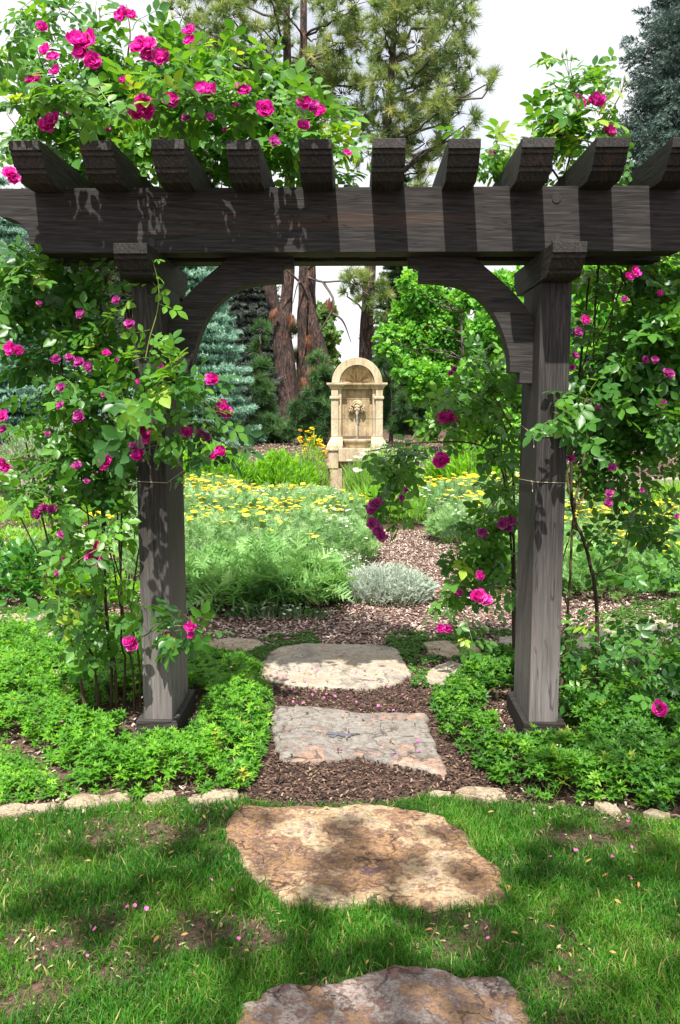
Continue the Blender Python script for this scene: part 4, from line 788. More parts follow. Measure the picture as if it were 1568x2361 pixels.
# ================================================================== sweet woodruff ground cover
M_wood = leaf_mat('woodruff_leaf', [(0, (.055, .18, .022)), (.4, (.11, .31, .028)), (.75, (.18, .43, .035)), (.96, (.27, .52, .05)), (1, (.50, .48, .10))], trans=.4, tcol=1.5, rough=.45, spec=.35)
M_wood_shaded = leaf_mat('shaded_woodruff_leaf', [(0, (.03, .11, .018)), (.4, (.07, .215, .024)), (.75, (.13, .33, .03)), (.95, (.20, .43, .04)), (1, (.40, .42, .08))], trans=.4, tcol=1.4, rough=.45, spec=.35)  # darker copy of the woodruff leaf: shade of the right side in its colour
def cover(name, poly, hole, dens, mat, label, hmax=.14, size=.038, edge_s=.0, seed=0):
    P = np.array(poly); mn, mx_ = P.min(0), P.max(0); n = int((mx_-mn).prod()*dens)
    q = RS.rand(n, 2)*(mx_-mn)+mn; k = inpoly(q, poly)
    for (hx, hy, hr) in hole: k &= np.hypot(q[:, 0]-hx, q[:, 1]-hy) > hr*(1+.25*(vnoise(q[:, 0], q[:, 1], 12)-.5))
    q = q[k]
    k = ~((q[:, 1] > 3.70) & (q[:, 1] < 4.48) & (((q[:, 0] > -1.12) & (q[:, 0] < -.76)) | ((q[:, 0] > .66) & (q[:, 0] < 1.07)))); q = q[k]
    # distance to the border lowers the mound
    e = np.full(len(q), 9.0); m_ = len(poly)
    for i in range(m_):
        p0 = np.array(poly[i]); p1 = np.array(poly[(i+1) % m_]); d = p1-p0; t = np.clip(((q-p0)@d)/(d@d+1e-9), 0, 1); e = np.minimum(e, np.linalg.norm(q-(p0+t[:, None]*d), axis=1))
    for (hx, hy, hr) in hole: e = np.minimum(e, np.hypot(q[:, 0]-hx, q[:, 1]-hy)-hr*.9)
    nz = vnoise(q[:, 0], q[:, 1], 5+seed)*.6+vnoise(q[:, 0]+3, q[:, 1], 13)*.4
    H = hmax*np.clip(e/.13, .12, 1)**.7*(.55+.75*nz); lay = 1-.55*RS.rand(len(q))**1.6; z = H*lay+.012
    thin = (RS.rand(len(q)) < np.clip(.25+e/.14, 0, 1)) & (vnoise(q[:, 0], q[:, 1]+5, 9)*.6+vnoise(q[:, 0]+2, q[:, 1], 22)*.4 > .27+.1*RS.rand(len(q))); q, z, H, nz, lay = q[thin], z[thin], H[thin], nz[thin], lay[thin]
    N = len(q); tilt = nrm(np.stack([RS.normal(size=N)*.42, RS.normal(size=N)*.42-.12, np.ones(N)], -1)); th = RS.rand(N)*6.28
    R = basis(np.stack([np.cos(th), np.sin(th), np.zeros(N)], -1)-tilt*0, tilt); a = Acc(); t3 = RS.randint(0, 3, N)
    rn = np.clip(.06+.6*nz+.35*(lay-.7)+RS.normal(size=N)*.2, 0, 1); sz = size*RS.uniform(.5, 1.3, N)*(.75+.5*vnoise(q[:, 0]+8, q[:, 1], 2.5))  # colour value paints lit tops and shaded gaps: upper whorls lighter, lower ones darker
    for t in range(3): mk = t3 == t; a.inst(WHORLS[t], np.column_stack([q, z])[mk], R[mk], sz[mk], rn[mk])
    return tag(a.build(name, mat, smooth=False), label, 'ground cover', kind='stuff')
Lp = gpoly([(-60, 1500), (0, 1475), (110, 1475), (190, 1490), (330, 1500), (420, 1505), (480, 1520), (600, 1540), (622, 1590), (628, 1640), (618, 1700), (610, 1760), (570, 1830), (500, 1850), (430, 1835), (330, 1850), (250, 1845), (190, 1835), (150, 1790), (90, 1740), (0, 1720), (-120, 1740)])
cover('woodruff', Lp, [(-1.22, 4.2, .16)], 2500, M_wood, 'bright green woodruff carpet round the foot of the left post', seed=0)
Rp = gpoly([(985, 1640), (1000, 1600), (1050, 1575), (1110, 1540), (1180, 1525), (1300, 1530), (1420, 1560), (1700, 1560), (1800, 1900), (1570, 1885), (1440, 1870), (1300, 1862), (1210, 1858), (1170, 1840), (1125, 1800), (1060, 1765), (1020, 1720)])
cover('woodruff', Rp, [(.72, 4.12, .10), (1.5, 4.4, .25)], 2300, M_wood_shaded, 'woodruff carpet coloured for shade round the foot of the right post', seed=1)
cover('sparse_weeds', gpoly([(-60, 1700), (60, 1740), (140, 1800), (190, 1845), (120, 1850), (0, 1862), (-80, 1862)]), [], 2600, M_wood, 'thin low weeds over mulch at the left border', hmax=.05, size=.025)
cover('sparse_weeds', gpoly([(-200, 1400), (150, 1410), (420, 1440), (420, 1500), (0, 1480), (-250, 1500)]), [], 900, M_wood, 'low green growth between flagstones at the left', hmax=.03, size=.02)
# creeping thyme between the flagstones
M_thyme = leaf_mat('thyme_leaf', [(0, (.05, .12, .03)), (.6, (.09, .21, .04)), (1, (.16, .30, .06))], trans=.25, tcol=1.2, rough=.6, spec=.2)
TH = merge([(LEAFLET, rotm(i*1.05+.3*(i % 2), .5-.3*(i % 3), 0, .6+.1*(i % 2)), (0, 0, .12*i)) for i in range(6)])
def thyme(poly, dens, label):
    P = np.array(poly); mn, mx_ = P.min(0), P.max(0); n = int((mx_-mn).prod()*dens); q = RS.rand(n, 2)*(mx_-mn)+mn; q = q[inpoly(q, poly)]
    q = q[vnoise(q[:, 0], q[:, 1], 9)*.6+vnoise(q[:, 0], q[:, 1], 25)*.4 > .36+.1*RS.rand(len(q))]
    on = np.zeros(len(q), bool)
    for s in ST.values():
        c = np.mean(s, axis=0); sh_ = [((x-c[0])*.95+c[0], (y-c[1])*.95+c[1]) for x, y in s]; on |= inpoly(q, sh_)
    q = q[~on]; N = len(q); up = nrm(np.stack([RS.normal(size=N)*.3, RS.normal(size=N)*.3, np.ones(N)], -1)); th = RS.rand(N)*6.28; a = Acc()
    a.inst(TH, np.column_stack([q, .004+.03*RS.rand(N)*vnoise(q[:, 0], q[:, 1], 9)]), basis(np.stack([np.cos(th), np.sin(th), 0*th], -1), up), .016*RS.uniform(.7, 1.3, N)); tag(a.build('creeping_thyme', M_thyme, smooth=False), label, 'ground cover', kind='stuff')
thyme(gpoly([(560, 1500), (620, 1470), (720, 1462), (740, 1488), (640, 1500), (600, 1560), (560, 1540)]), 14000, 'creeping thyme left of the large pale flagstone')
thyme(gpoly([(880, 1500), (900, 1462), (1000, 1462), (1130, 1458), (1320, 1470), (1330, 1530), (1110, 1545), (1000, 1590), (950, 1590), (940, 1530)]), 13000, 'creeping thyme between the small flagstones right of the path')
thyme(gpoly([(1300, 1500), (1380, 1440), (1440, 1400), (1580, 1380), (1600, 1440), (1480, 1500), (1360, 1540)]), 9000, 'creeping thyme round the flagstones at the right edge')
thyme(gpoly([(-60, 1410), (190, 1400), (420, 1450), (430, 1510), (0, 1490)]), 9000, 'creeping thyme between the flagstones at the left')

# ================================================================== mulch chips
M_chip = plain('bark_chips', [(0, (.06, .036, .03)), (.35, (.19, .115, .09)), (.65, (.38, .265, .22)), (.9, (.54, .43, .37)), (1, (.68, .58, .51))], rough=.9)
M_chip_dark = plain('dark_bark_chips', [(0, (.018, .012, .01)), (.4, (.045, .027, .022)), (.75, (.11, .065, .05)), (.95, (.22, .14, .10)), (1, (.40, .28, .18))], rough=.9)  # darker bark tones than the path chips
CHIP = T([(-.5, -.16, 0), (-.5, .16, 0), (0, -.2, .06), (0, .18, .08), (.5, -.1, 0), (.5, .14, .02)], [[0, 2, 3, 1], [2, 4, 5, 3]])
def chips(poly, dens, mat, label, smin=.012, smax=.034, zt=.012):
    P = np.array(poly); mn, mx_ = P.min(0), P.max(0); n = int((mx_-mn).prod()*dens); q = RS.rand(n, 2)*(mx_-mn)+mn; q = q[inpoly(q, poly)]
    on = np.zeros(len(q), bool)
    for s in ST.values(): on |= inpoly(q, s)
    q = q[~on | (RS.rand(len(q)) < .015)]; on = np.zeros(len(q), bool)
    for s in ST.values(): on |= inpoly(q, s)
    N = len(q); z = terr(q[:, 0], q[:, 1])+zt*RS.rand(N)+.003+np.where(on, .027, 0); th = RS.rand(N)*6.28; up = nrm(np.stack([RS.normal(size=N)*.35, RS.normal(size=N)*.35, np.ones(N)], -1)); a = Acc()
    a.inst(CHIP, np.column_stack([q, z]), basis(np.stack([np.cos(th), np.sin(th), 0*th], -1), up), RS.uniform(smin, smax, N)); tag(a.build('bark_mulch', mat, smooth=False), label, 'mulch', kind='stuff')
chips([(-2.6, 5.55), (3.6, 5.55), (3.8, 8.0), (2.0, 10.6), (.2, 11.0), (-.4, 8.0), (-2.6, 7.2)], 2600, M_chip, 'reddish brown bark mulch of the garden path behind the arbour', .014, .042)
chips([(-.75, 3.2), (.95, 3.2), (.8, 4.4), (.6, 5.5), (-.7, 5.5), (-.55, 4.4)], 7500, M_chip_dark, 'dark bark mulch between the stepping stones', .008, .026)
chips([(-3.4, 3.05), (-.6, 3.2), (-.6, 5.6), (-4.0, 6.0)], 1300, M_chip, 'light bark mulch in the left border', .01, .03)
chips([(.6, 3.2), (2.6, 3.0), (4, 5.6), (.5, 5.6)], 1000, M_chip, 'light bark mulch in the right border', .01, .03)
chips([(-6, 6.2), (-2.2, 6.2), (-2.2, 12), (-6, 12)], 500, M_chip, 'bark mulch of the beds at the left', .02, .05)
chips([(-7, 15.8), (7, 15.8), (9, 24), (-9, 24)], 160, M_chip, 'bark mulch under the trees behind the fountain', .04, .09)

# ================================================================== lawn
M_grass = leaf_mat('lawn_grass', [(0, (.024, .105, .010)), (.45, (.052, .20, .014)), (.8, (.095, .29, .020)), (.95, (.17, .35, .035)), (1, (.40, .36, .14))], trans=.4, tcol=1.3, rough=.5, spec=.3)
GB = [T([(-.5, 0, 0), (.5, 0, 0), (-.42, .05, .5), (.42, .05, .5), (-.25, .20, .85), (.25, .20, .85), (0, .42, 1.0)], [[0, 1, 3, 2], [2, 3, 5, 4]], [[4, 5, 6]]),
      T([(-.5, 0, 0), (.5, 0, 0), (-.4, .2, .45), (.4, .2, .45), (-.22, .55, .7), (.22, .55, .7), (0, .95, .78)], [[0, 1, 3, 2], [2, 3, 5, 4]], [[4, 5, 6]])]
edgeL = [G(x, y)[:2] for x, y in ((-400, 1900), (0, 1880), (140, 1868), (310, 1858), (430, 1850), (560, 1850), (640, 1868), (900, 1858), (985, 1842), (1160, 1856), (1300, 1866), (1420, 1880), (1568, 1900), (2000, 1930))]
lawn = [tuple(e) for e in edgeL]+[(2.6, .6), (-2.6, .6)]
def blades(n, hmin, hmax, w, keep):
    P = np.array(lawn); mn, mx_ = P.min(0), P.max(0); q = RS.rand(n, 2)*(mx_-mn)+mn; q = q[inpoly(q, lawn)]
    # thin outside the part of the lawn that the photo shows
    vis = (q[:, 1] > 1.75) & (np.abs(q[:, 0]) < .42*q[:, 1]+.35); q = q[vis | (RS.rand(len(q)) < .25)]
    on = np.zeros(len(q), bool)
    for s in list(ST.values()):
        c = np.mean(s, axis=0); on |= inpoly(q, [((x-c[0])*.955+c[0], (y-c[1])*.955+c[1]) for x, y in s])
    q = q[~on]
    nz = .5*vnoise(q[:, 0]+7, q[:, 1], 3.3)+.3*vnoise(q[:, 0], q[:, 1]+4, 8)+.2*vnoise(q[:, 0], q[:, 1], 21)
    bare = np.zeros(len(q))
    for (x, y, rx, ry, s) in ((250, 1925, 170, 45, .72), (60, 2010, 120, 90, .68), (180, 1990, 120, 40, .5), (1270, 1925, 75, 28, .8), (1400, 1905, 150, 25, .5), (330, 2110, 120, 50, .45), (1060, 2190, 110, 36, .55), (450, 2170, 100, 26, .4), (470, 1900, 60, 40, .3), (1190, 2040, 40, 50, .4), (30, 2150, 60, 60, .4)):
        c = G(x, y)[:2]; ex = abs(G(x+rx, y)[0]-c[0]); ey = abs(G(x, y-ry)[1]-G(x, y+ry)[1])/2
        bare = np.maximum(bare, s*np.exp(-(((q[:, 0]-c[0])/ex)**2+((q[:, 1]-c[1])/ey)**2)))
    bare = bare*(.45+1.2*(.5*vnoise(q[:, 0]+3, q[:, 1], 17)+.5*vnoise(q[:, 0], q[:, 1]+8, 41)))
    pr_ = np.clip((nz-.20)*4.6, .16, 1)*(1-bare*.95); k = RS.rand(len(q)) < pr_*keep; q = q[k]; nz = nz[k]; N = len(q)
    h = RS.uniform(hmin, hmax, N)*(.55+.8*nz); th = RS.rand(N)*6.28; lean = np.stack([RS.normal(size=N)*.25, RS.normal(size=N)*.25, np.ones(N)], -1)
    up = nrm(lean); y = np.stack([np.cos(th), np.sin(th), 0*th], -1); y = nrm(y-up*(y*up).sum(-1, keepdims=True)); x = np.cross(y, up); R = np.stack([x, y, up], -1)
    S = np.stack([np.full(N, w)*RS.uniform(.7, 1.3, N), h, h], -1)
    t2 = RS.randint(0, 2, N); rn = np.clip(.1+.7*vnoise(q[:, 0], q[:, 1]+9, 5)+RS.normal(size=N)*.2, 0, .97); rn = np.where(RS.rand(N) < .05, 1.0, rn)
    a = Acc(); P3 = np.column_stack([q, np.zeros(N)])
    for t in range(2): mk = t2 == t; a.inst(GB[t], P3[mk], R[mk], S[mk], rn[mk])
    return a
tag(blades(600000, .018, .042, .0027, 1.0).build('lawn', M_grass), 'patchy green lawn in front of the arbour', 'lawn', kind='stuff')
tag(blades(26000, .03, .062, .0052, .9).build('coarse_grass', M_grass), 'coarser grass blades scattered through the lawn', 'coarse grass', kind='stuff')
chips(lawn, 380, plain('dry_thatch', [(0, (.16, .11, .06)), (.6, (.34, .25, .14)), (1, (.5, .40, .24))], rough=.9), 'dry clippings and thatch lying in the lawn', .008, .022, .012)
# soil of the lawn: leaf litter, crumbs
chips(lawn, 1500, M_chip_dark, 'crumbs of bark and soil in the thin lawn', .005, .016, .004)
# fallen petals
aP = Acc(); aP.inst(petal_grid(1, .9, .3, .12, 1), np.zeros((1, 3)), np.eye(3)[None], 1, np.array([.8])); pm = aP.mesh('petal'); M_pt = leaf_mat('fallen_pink_petal', [(0, (.72, .05, .36)), (1, (.85, .22, .55))], trans=.3, tcol=1.0, rough=.6, ty=(1, .9, 1)); pm.materials.append(M_pt)
zones = [((600, 1490), (950, 1590), 34, 'magenta rose petal fallen on the large pale flagstone', .027), ((960, 1460), (1160, 1600), 46, 'rose petal fallen among the thyme and small flagstones right of the path', .028), ((460, 1400), (960, 1480), 42, 'rose petal fallen on the bark mulch behind the flagstones', .02), ((620, 1595), (960, 1650), 20, 'rose petal on the dark mulch strip under the arbour', .02), ((640, 1660), (1000, 1760), 9, 'rose petal fallen on the blue grey flagstone', .027), ((440, 1480), (620, 1530), 12, 'rose petal on the tan flagstone behind the left post', .03), ((30, 1900), (700, 2250), 14, 'faded petal lying in the lawn left of the stepping stones', .035), ((1100, 1900), (1500, 2200), 7, 'faded petal lying in the lawn right of the stepping stones', .035), ((60, 1560), (600, 1800), 12, 'rose petal caught on the left woodruff', .13)]
pq = random.Random(5)
for (a0, a1, n, lb, z) in zones:
    for i in range(n):
        g = G(pq.uniform(a0[0], a1[0]), pq.uniform(a0[1], a1[1])); o = bpy.data.objects.new('fallen_petal', pm); COL.objects.link(o)
        o.location = (g[0], g[1], z+.004); o.rotation_euler = (pq.uniform(-.4, .4), pq.uniform(-.4, .4), pq.uniform(0, 6.28)); s = pq.uniform(.010, .019); o.scale = (s, s*.85, s); tag(o, lb, 'petal', 'fallen rose petals')
# dry leaves on the lawn and stones
DL_ = Acc(); DL_.inst(LEAFLET, np.zeros((1, 3)), np.eye(3)[None], 1, np.array([.5])); dm = DL_.mesh('dry_leaf'); dm.materials.append(plain('dry_leaf', [(0, (.35, .17, .06)), (1, (.5, .28, .1))]))
for i in range(70):
    zn = pq.choice([((60, 1880), (560, 2100), .03), ((560, 1880), (1150, 2100), .045), ((1150, 1950), (1500, 2250), .03), ((640, 1650), (1010, 1760), .045), ((620, 1500), (930, 1590), .043), ((300, 2100), (1100, 2260), .03)])
    g = G(pq.uniform(zn[0][0], zn[1][0]), pq.uniform(zn[0][1], zn[1][1])); o = bpy.data.objects.new('dry_leaf', dm); COL.objects.link(o); o.location = (g[0], g[1], zn[2]); s = pq.uniform(.012, .03)
    o.rotation_euler = (pq.uniform(-.5, .5), pq.uniform(-.5, .5), pq.uniform(0, 6.28)); o.scale = (s*.6, s, s); tag(o, 'small dry orange brown leaf lying on the lawn or a stepping stone', 'dry leaf', 'dry leaves on the ground')
# ================================================================== flower beds
M_yar = leaf_mat('yarrow_leaf', [(0, (.13, .26, .10)), (.4, (.24, .43, .16)), (.75, (.36, .56, .25)), (1, (.53, .69, .38))], trans=.35, tcol=1.15, rough=.6, spec=.25, ty=(1.05, 1.1, .75))
M_yar_green = leaf_mat('fern_yarrow_leaf', [(0, (.08, .20, .06)), (.5, (.20, .40, .12)), (1, (.42, .62, .27))], trans=.35, tcol=1.3, rough=.6, spec=.25, ty=(1.1, 1.1, .7))
M_yel = leaf_mat('yellow_flower_head', [(0, (.60, .46, .02)), (.5, (.80, .66, .03)), (1, (.88, .80, .12))], trans=.2, tcol=1.0, rough=.8, spec=.1)
M_white = leaf_mat('white_flower_head', [(0, (.40, .48, .34)), (.5, (.55, .62, .48)), (1, (.74, .76, .66))], trans=.2, tcol=1.0, rough=.8, spec=.1, ty=(1, 1, .9))
M_lime = leaf_mat('lime_green_leaf', [(0, (.09, .26, .02)), (.5, (.18, .43, .03)), (1, (.30, .56, .06))], trans=.45, tcol=1.4, rough=.5)
M_sage = leaf_mat('sage_leaf', [(0, (.16, .28, .13)), (.5, (.28, .42, .22)), (1, (.42, .55, .34))], trans=.3, tcol=1.1, rough=.7, spec=.2, ty=(1.05, 1.05, .8))
M_silver = leaf_mat('silver_leaf', [(0, (.34, .42, .33)), (.5, (.50, .58, .49)), (1, (.66, .72, .64))], trans=.25, tcol=1.0, rough=.8, spec=.15, ty=(1, 1, .9))
M_dark = leaf_mat('glossy_bed_leaf', [(0, (.03, .12, .03)), (.5, (.06, .22, .04)), (1, (.13, .34, .06))], trans=.35, tcol=1.4, rough=.35, spec=.5)
M_pinkpale = leaf_mat('pale_pink_petal', [(0, (.70, .30, .45)), (1, (.85, .62, .68))], trans=.3, tcol=1, rough=.7, ty=(1, .9, .95))
M_stalk = plain('flower_stalk', [(0, (.16, .24, .12)), (1, (.28, .36, .20))])
def disc(n=8):
    V = [(0, 0, .12)]+[(.55*math.cos(t), .55*math.sin(t), .09) for t in np.linspace(0, 2*PI, n, endpoint=False)]+[(math.cos(t+.2)*(1+.12*(i % 2)), math.sin(t+.2)*(1+.12*(i % 2)), 0) for i, t in enumerate(np.linspace(0, 2*PI, n, endpoint=False))]+[(0, 0, -.25)]
    F3 = [[0, 1+i, 1+(i+1) % n] for i in range(n)]+[[1+2*n, 1+n+(i+1) % n, 1+n+i] for i in range(n)]; F4 = [[1+i, 1+n+i, 1+n+(i+1) % n, 1+(i+1) % n] for i in range(n)]
    return T(V, F3, F4)
DISC = disc()
DAISY = merge([(T([(0, 0, 0), (-.3, .7, .08), (0, 1, .05), (.3, .7, .08)], [[0, 3, 2, 1]]), rotm(i*2*PI/8), (0, 0, 0)) for i in range(8)])
def stemsq(aS, P0, P1, r=.002):
    """thin three-sided stalks"""
    N = len(P0); a = np.arange(3)*2*PI/3; o = np.stack([np.cos(a), np.sin(a), 0*a], -1)*r
    V = np.concatenate([P0[:, None]+o, P1[:, None]+o*.6], 1); f = np.array([[0, 1, 4, 3], [1, 2, 5, 4], [2, 0, 3, 5]]); F = (f[None]+(np.arange(N)*6)[:, None, None]).reshape(-1, 4)
    aS.add(V.reshape(-1, 3), F, np.repeat(RS.rand(N), 6))
def disk(n, cx, cy, rx, ry):
    t = RS.rand(n)*6.283; r = np.sqrt(RS.rand(n)); return np.column_stack([cx+rx*r*np.cos(t), cy+ry*r*np.sin(t)])
def clump(name, cx, cy, rx, ry, h, n_leaf, lmat, label, cat, leaf=.16, n_head=0, head=None, hr=.035, hmat=None, extra=None, tpl=None, base=0.0, stiff=.9, lw=1.0, group=None, hz=1.0, n_stem=None, hseed=None, partname='flower_heads'):
    e = plant(name, (cx, cy, base), label, cat, group)
    P = disk(n_leaf, cx, cy, rx, ry); rr_ = np.hypot((P[:, 0]-cx)/rx, (P[:, 1]-cy)/ry); dome = h*(1-.55*rr_**2.2)*(.8+.4*vnoise(P[:, 0], P[:, 1], 4))
    z = dome*RS.rand(n_leaf)**.55*.85
    out = np.column_stack([(P[:, 0]-cx)/rx, (P[:, 1]-cy)/ry, np.full(n_leaf, stiff)])*[1.0, 1.0, 1]+RS.normal(size=(n_leaf, 3))*.55
    D = nrm(out); up = nrm(np.array([0, 0, 1.0])+RS.normal(size=(n_leaf, 3))*.5); R = basis(D, up)
    sz = leaf*RS.uniform(.6, 1.2, n_leaf); S = np.column_stack([sz*lw, sz, sz]); a = Acc(); tp = tpl or FERNS; k = RS.randint(0, len(tp), n_leaf)
    rn = np.clip(.15+.6*vnoise(P[:, 0], P[:, 1], 3)+.15*(z/h)+RS.normal(size=n_leaf)*.17, 0, 1)
    for t in range(len(tp)):
        mk = k == t; a.inst(tp[t], np.column_stack([P, base+z])[mk], R[mk], S[mk], rn[mk])
    a.build('foliage', lmat, e, smooth=False)
    n_st = n_stem if n_stem is not None else max(int(n_head*2.2), n_leaf//5); aS = Acc()
    Q = disk(n_st, cx, cy, rx*.95, ry*.95); rq = np.hypot((Q[:, 0]-cx)/rx, (Q[:, 1]-cy)/ry); hh = h*hz*(1-.45*rq**2.5)*RS.uniform(.8, 1.12, n_st)
    top_ = np.column_stack([Q+(Q-[cx, cy])*.12+RS.normal(size=(n_st, 2))*.02, base+hh]); stemsq(aS, np.column_stack([Q, np.full(n_st, base)]), top_, .0028); tag(aS.build('stems', M_stalk, e, smooth=False), kind='stuff')
    if n_head:
        for (hm, nm, frac, tt, rad) in (hmat if isinstance(hmat, list) else [(hmat, partname, 1.0, head or DISC, hr)]):
            m_ = int(n_head*frac); idx = RS.permutation(n_st); cn_ = vnoise(Q[idx, 0]+rad*90, Q[idx, 1], 2.1)*.65+.35*RS.rand(n_st); idx = idx[np.argsort(-cn_)][:m_]; 
            if hseed is not None: idx = np.array([i for i in idx if hseed(top_[i])], dtype=int)
            if len(idx) == 0: continue
            th = RS.rand(len(idx))*6.28; upn = nrm(np.stack([RS.normal(size=len(idx))*.22, RS.normal(size=len(idx))*.22-.12, np.ones(len(idx))], -1)); a = Acc()
            a.inst(tt, top_[idx], basis(np.stack([np.cos(th), np.sin(th), 0*th], -1), upn), rad*RS.uniform(.6, 1.2, len(idx))); o = a.build(nm, hm, e, smooth=False); o['kind'] = 'stuff'
    return e
GRASSY = [T([(-.5, 0, 0), (.5, 0, 0), (-.4, .5, .05), (.4, .5, .05), (0, 1, -.12)], [[0, 1, 3, 2]], [[2, 3, 4]])]
OVAL = [LEAFLET]
YG = 'yarrow clumps in the garden bed'
# left bed, from the front to the back
clump('yarrow_clump', *G(590, 1385)[:2], .62, .42, .32, 900, M_yar_green, 'bushy green fern leaved yarrow without flowers at the front corner of the bed', 'yarrow', leaf=.34, lw=1.0, stiff=.7, n_stem=10, group=YG)
two = [(M_yel, 'yellow_flower_heads', .5, DISC, .036), (M_white, 'white_flower_heads', .5, DISC, .019)]
far2 = [(M_yel, 'yellow_flower_heads', .62, DISC, .036), (M_white, 'white_flower_heads', .3, DISC, .020)]
clump('yarrow_clump', -1.25, 8.15, 1.0, .85, .50, 2900, M_yar, 'broad grey green yarrow mass behind the fern leaved one, with a few yellow heads', 'yarrow', leaf=.20, n_head=150, hmat=two, hz=1.1, stiff=1.6, group=YG)
clump('yarrow_clump', -.45, 8.9, .65, 1.0, .44, 2000, M_yar, 'grey green yarrow beside the mulch path, left of it, with scattered yellow heads', 'yarrow', leaf=.18, n_head=100, hmat=two, hz=1.12, stiff=1.6, group=YG)
clump('yarrow_clump', -2.0, 10.4, 1.1, 1.1, .50, 2900, M_yar, 'yarrow mass farther back beside the left post, many small yellow and white heads', 'yarrow', leaf=.20, n_head=300, hmat=far2, hz=1.12, stiff=1.7, group=YG)
clump('yarrow_clump', -.75, 11.6, 1.0, 1.2, .40, 2900, M_yar, 'yarrow mass in front of the fountain on its left, thick with flat yellow heads', 'yarrow', leaf=.20, n_head=380, hmat=far2, hz=1.15, stiff=1.7, group=YG)
clump('yarrow_clump', -2.3, 12.6, .95, .8, .50, 1900, M_yar, 'farthest yellow yarrow of the left bed, below the lime green plants', 'yarrow', leaf=.2, n_head=220, hmat=[(M_yel, 'yellow_flower_heads', .9, DISC, .045)], hz=1.15, stiff=1.7, group=YG)
clump('yarrow_clump', 2.0, 12.0, 1.5, 1.3, .50, 3200, M_yar, 'yellow yarrow mass right of the fountain path', 'yarrow', leaf=.2, n_head=420, hmat=[(M_yel, 'yellow_flower_heads', .75, DISC, .043), (M_white, 'white_flower_heads', .3, DISC, .034)], hz=1.18, stiff=1.7, group=YG)
clump('yarrow_clump', 1.75, 10.1, .85, .7, .46, 1900, M_yar, 'grey green yarrow at the right edge of the mulch path where it bends', 'yarrow', leaf=.2, n_head=110, hmat=two, hz=1.2, stiff=1.5, group=YG)
clump('yarrow_clump', 1.62, 7.75, .55, .6, .50, 850, M_yar_green, 'green fern leaved yarrow behind the arching rose', 'yarrow', leaf=.24, n_stem=10, group=YG)
clump('fleabane', *G(770, 1345)[:2], .34, .55, .26, 420, M_dark, 'loose patch of small white daisies between the yarrow and the silver plant', 'daisy patch', leaf=.06, tpl=GRASSY, lw=.3, n_head=90, head=DAISY, hr=.014, hmat=M_white, hz=1.1)
clump('fleabane', *G(640, 1425)[:2], .40, .12, .09, 160, M_dark, 'few tiny white daisies at the foot of the fern leaved yarrow', 'daisy patch', leaf=.05, tpl=GRASSY, lw=.3, n_head=46, head=DAISY, hr=.015, hmat=M_white, hz=1.1)
clump('santolina', *G(893, 1388)[:2], .36, .24, .30, 1900, M_silver, 'silvery grey santolina mound at the edge of the mulch path', 'silver shrub', leaf=.10, tpl=[needles(9, .5, .07, .6, .6, 3)], stiff=1.5, n_stem=160)
wy = [(M_white, 'white_flower_heads', 1.0, DISC, .05)]
clump('white_yarrow', .45, 13.6, .62, .6, .85, 900, M_lime, 'tall thin stems of white yarrow in front of the fountain', 'white yarrow', leaf=.34, tpl=GRASSY, lw=.05, n_head=90, hmat=wy, hz=1.08, stiff=3.0, n_stem=420)
clump('meadow_grass', .55, 11.9, .55, .9, .42, 900, M_lime, 'tuft of pale green grass in front of the white yarrow', 'grass tuft', leaf=.3, tpl=GRASSY, lw=.05, stiff=3.0, n_stem=30)
# lime green plants and yellow flowers before the wall
clump('lime_perennial', -2.55, 14.0, .9, .45, 1.12, 3800, M_lime, 'broad lime green plant in front of the low wall, left of the orange flowers', 'green perennial', leaf=.15, tpl=GRASSY, lw=.28, stiff=1.8, n_stem=200)
clump('lime_perennial', -1.25, 14.2, .62, .4, .92, 2200, M_lime, 'lime green plant close under the orange flowers', 'green perennial', leaf=.16, tpl=GRASSY, lw=.22, stiff=1.8, n_stem=120)
aO = [(leaf_mat('orange_petal', [(0, (.70, .36, .01)), (.5, (.82, .55, .01)), (1, (.85, .66, .02))], trans=.2, tcol=1), 'orange_flower_heads', 1.0, merge([(DAISY, rotm(0, .5), (0, 0, 0)), (DAISY, rotm(.3, -.3), (0, 0, .2)), (DISC, rotm(0, 0, 0, .5), (0, 0, .1))]), .048)]
clump('coreopsis', -.78, 14.35, .34, .28, 1.05, 420, M_lime, 'tall coreopsis with yellow orange flowers left of the fountain', 'yellow flowers', leaf=.24, tpl=GRASSY, lw=.07, n_head=34, hmat=aO, stiff=2.6, hz=1.1, n_stem=40)
clump('lime_perennial', 2.05, 14.1, .95, .4, 1.12, 3200, M_lime, 'lime green plant right of the fountain behind the arching rose', 'green perennial', leaf=.15, tpl=GRASSY, lw=.28, stiff=1.8, n_stem=150)
clump('pink_rose_bush', 2.9, 13.2, .5, .5, 1.0, 700, M_dark, 'pale pink shrub rose in the far bed left of the right post', 'rose bush', leaf=.09, tpl=OVAL, n_head=60, head=DAISY, hr=.06, hmat=M_pinkpale, stiff=1.0)
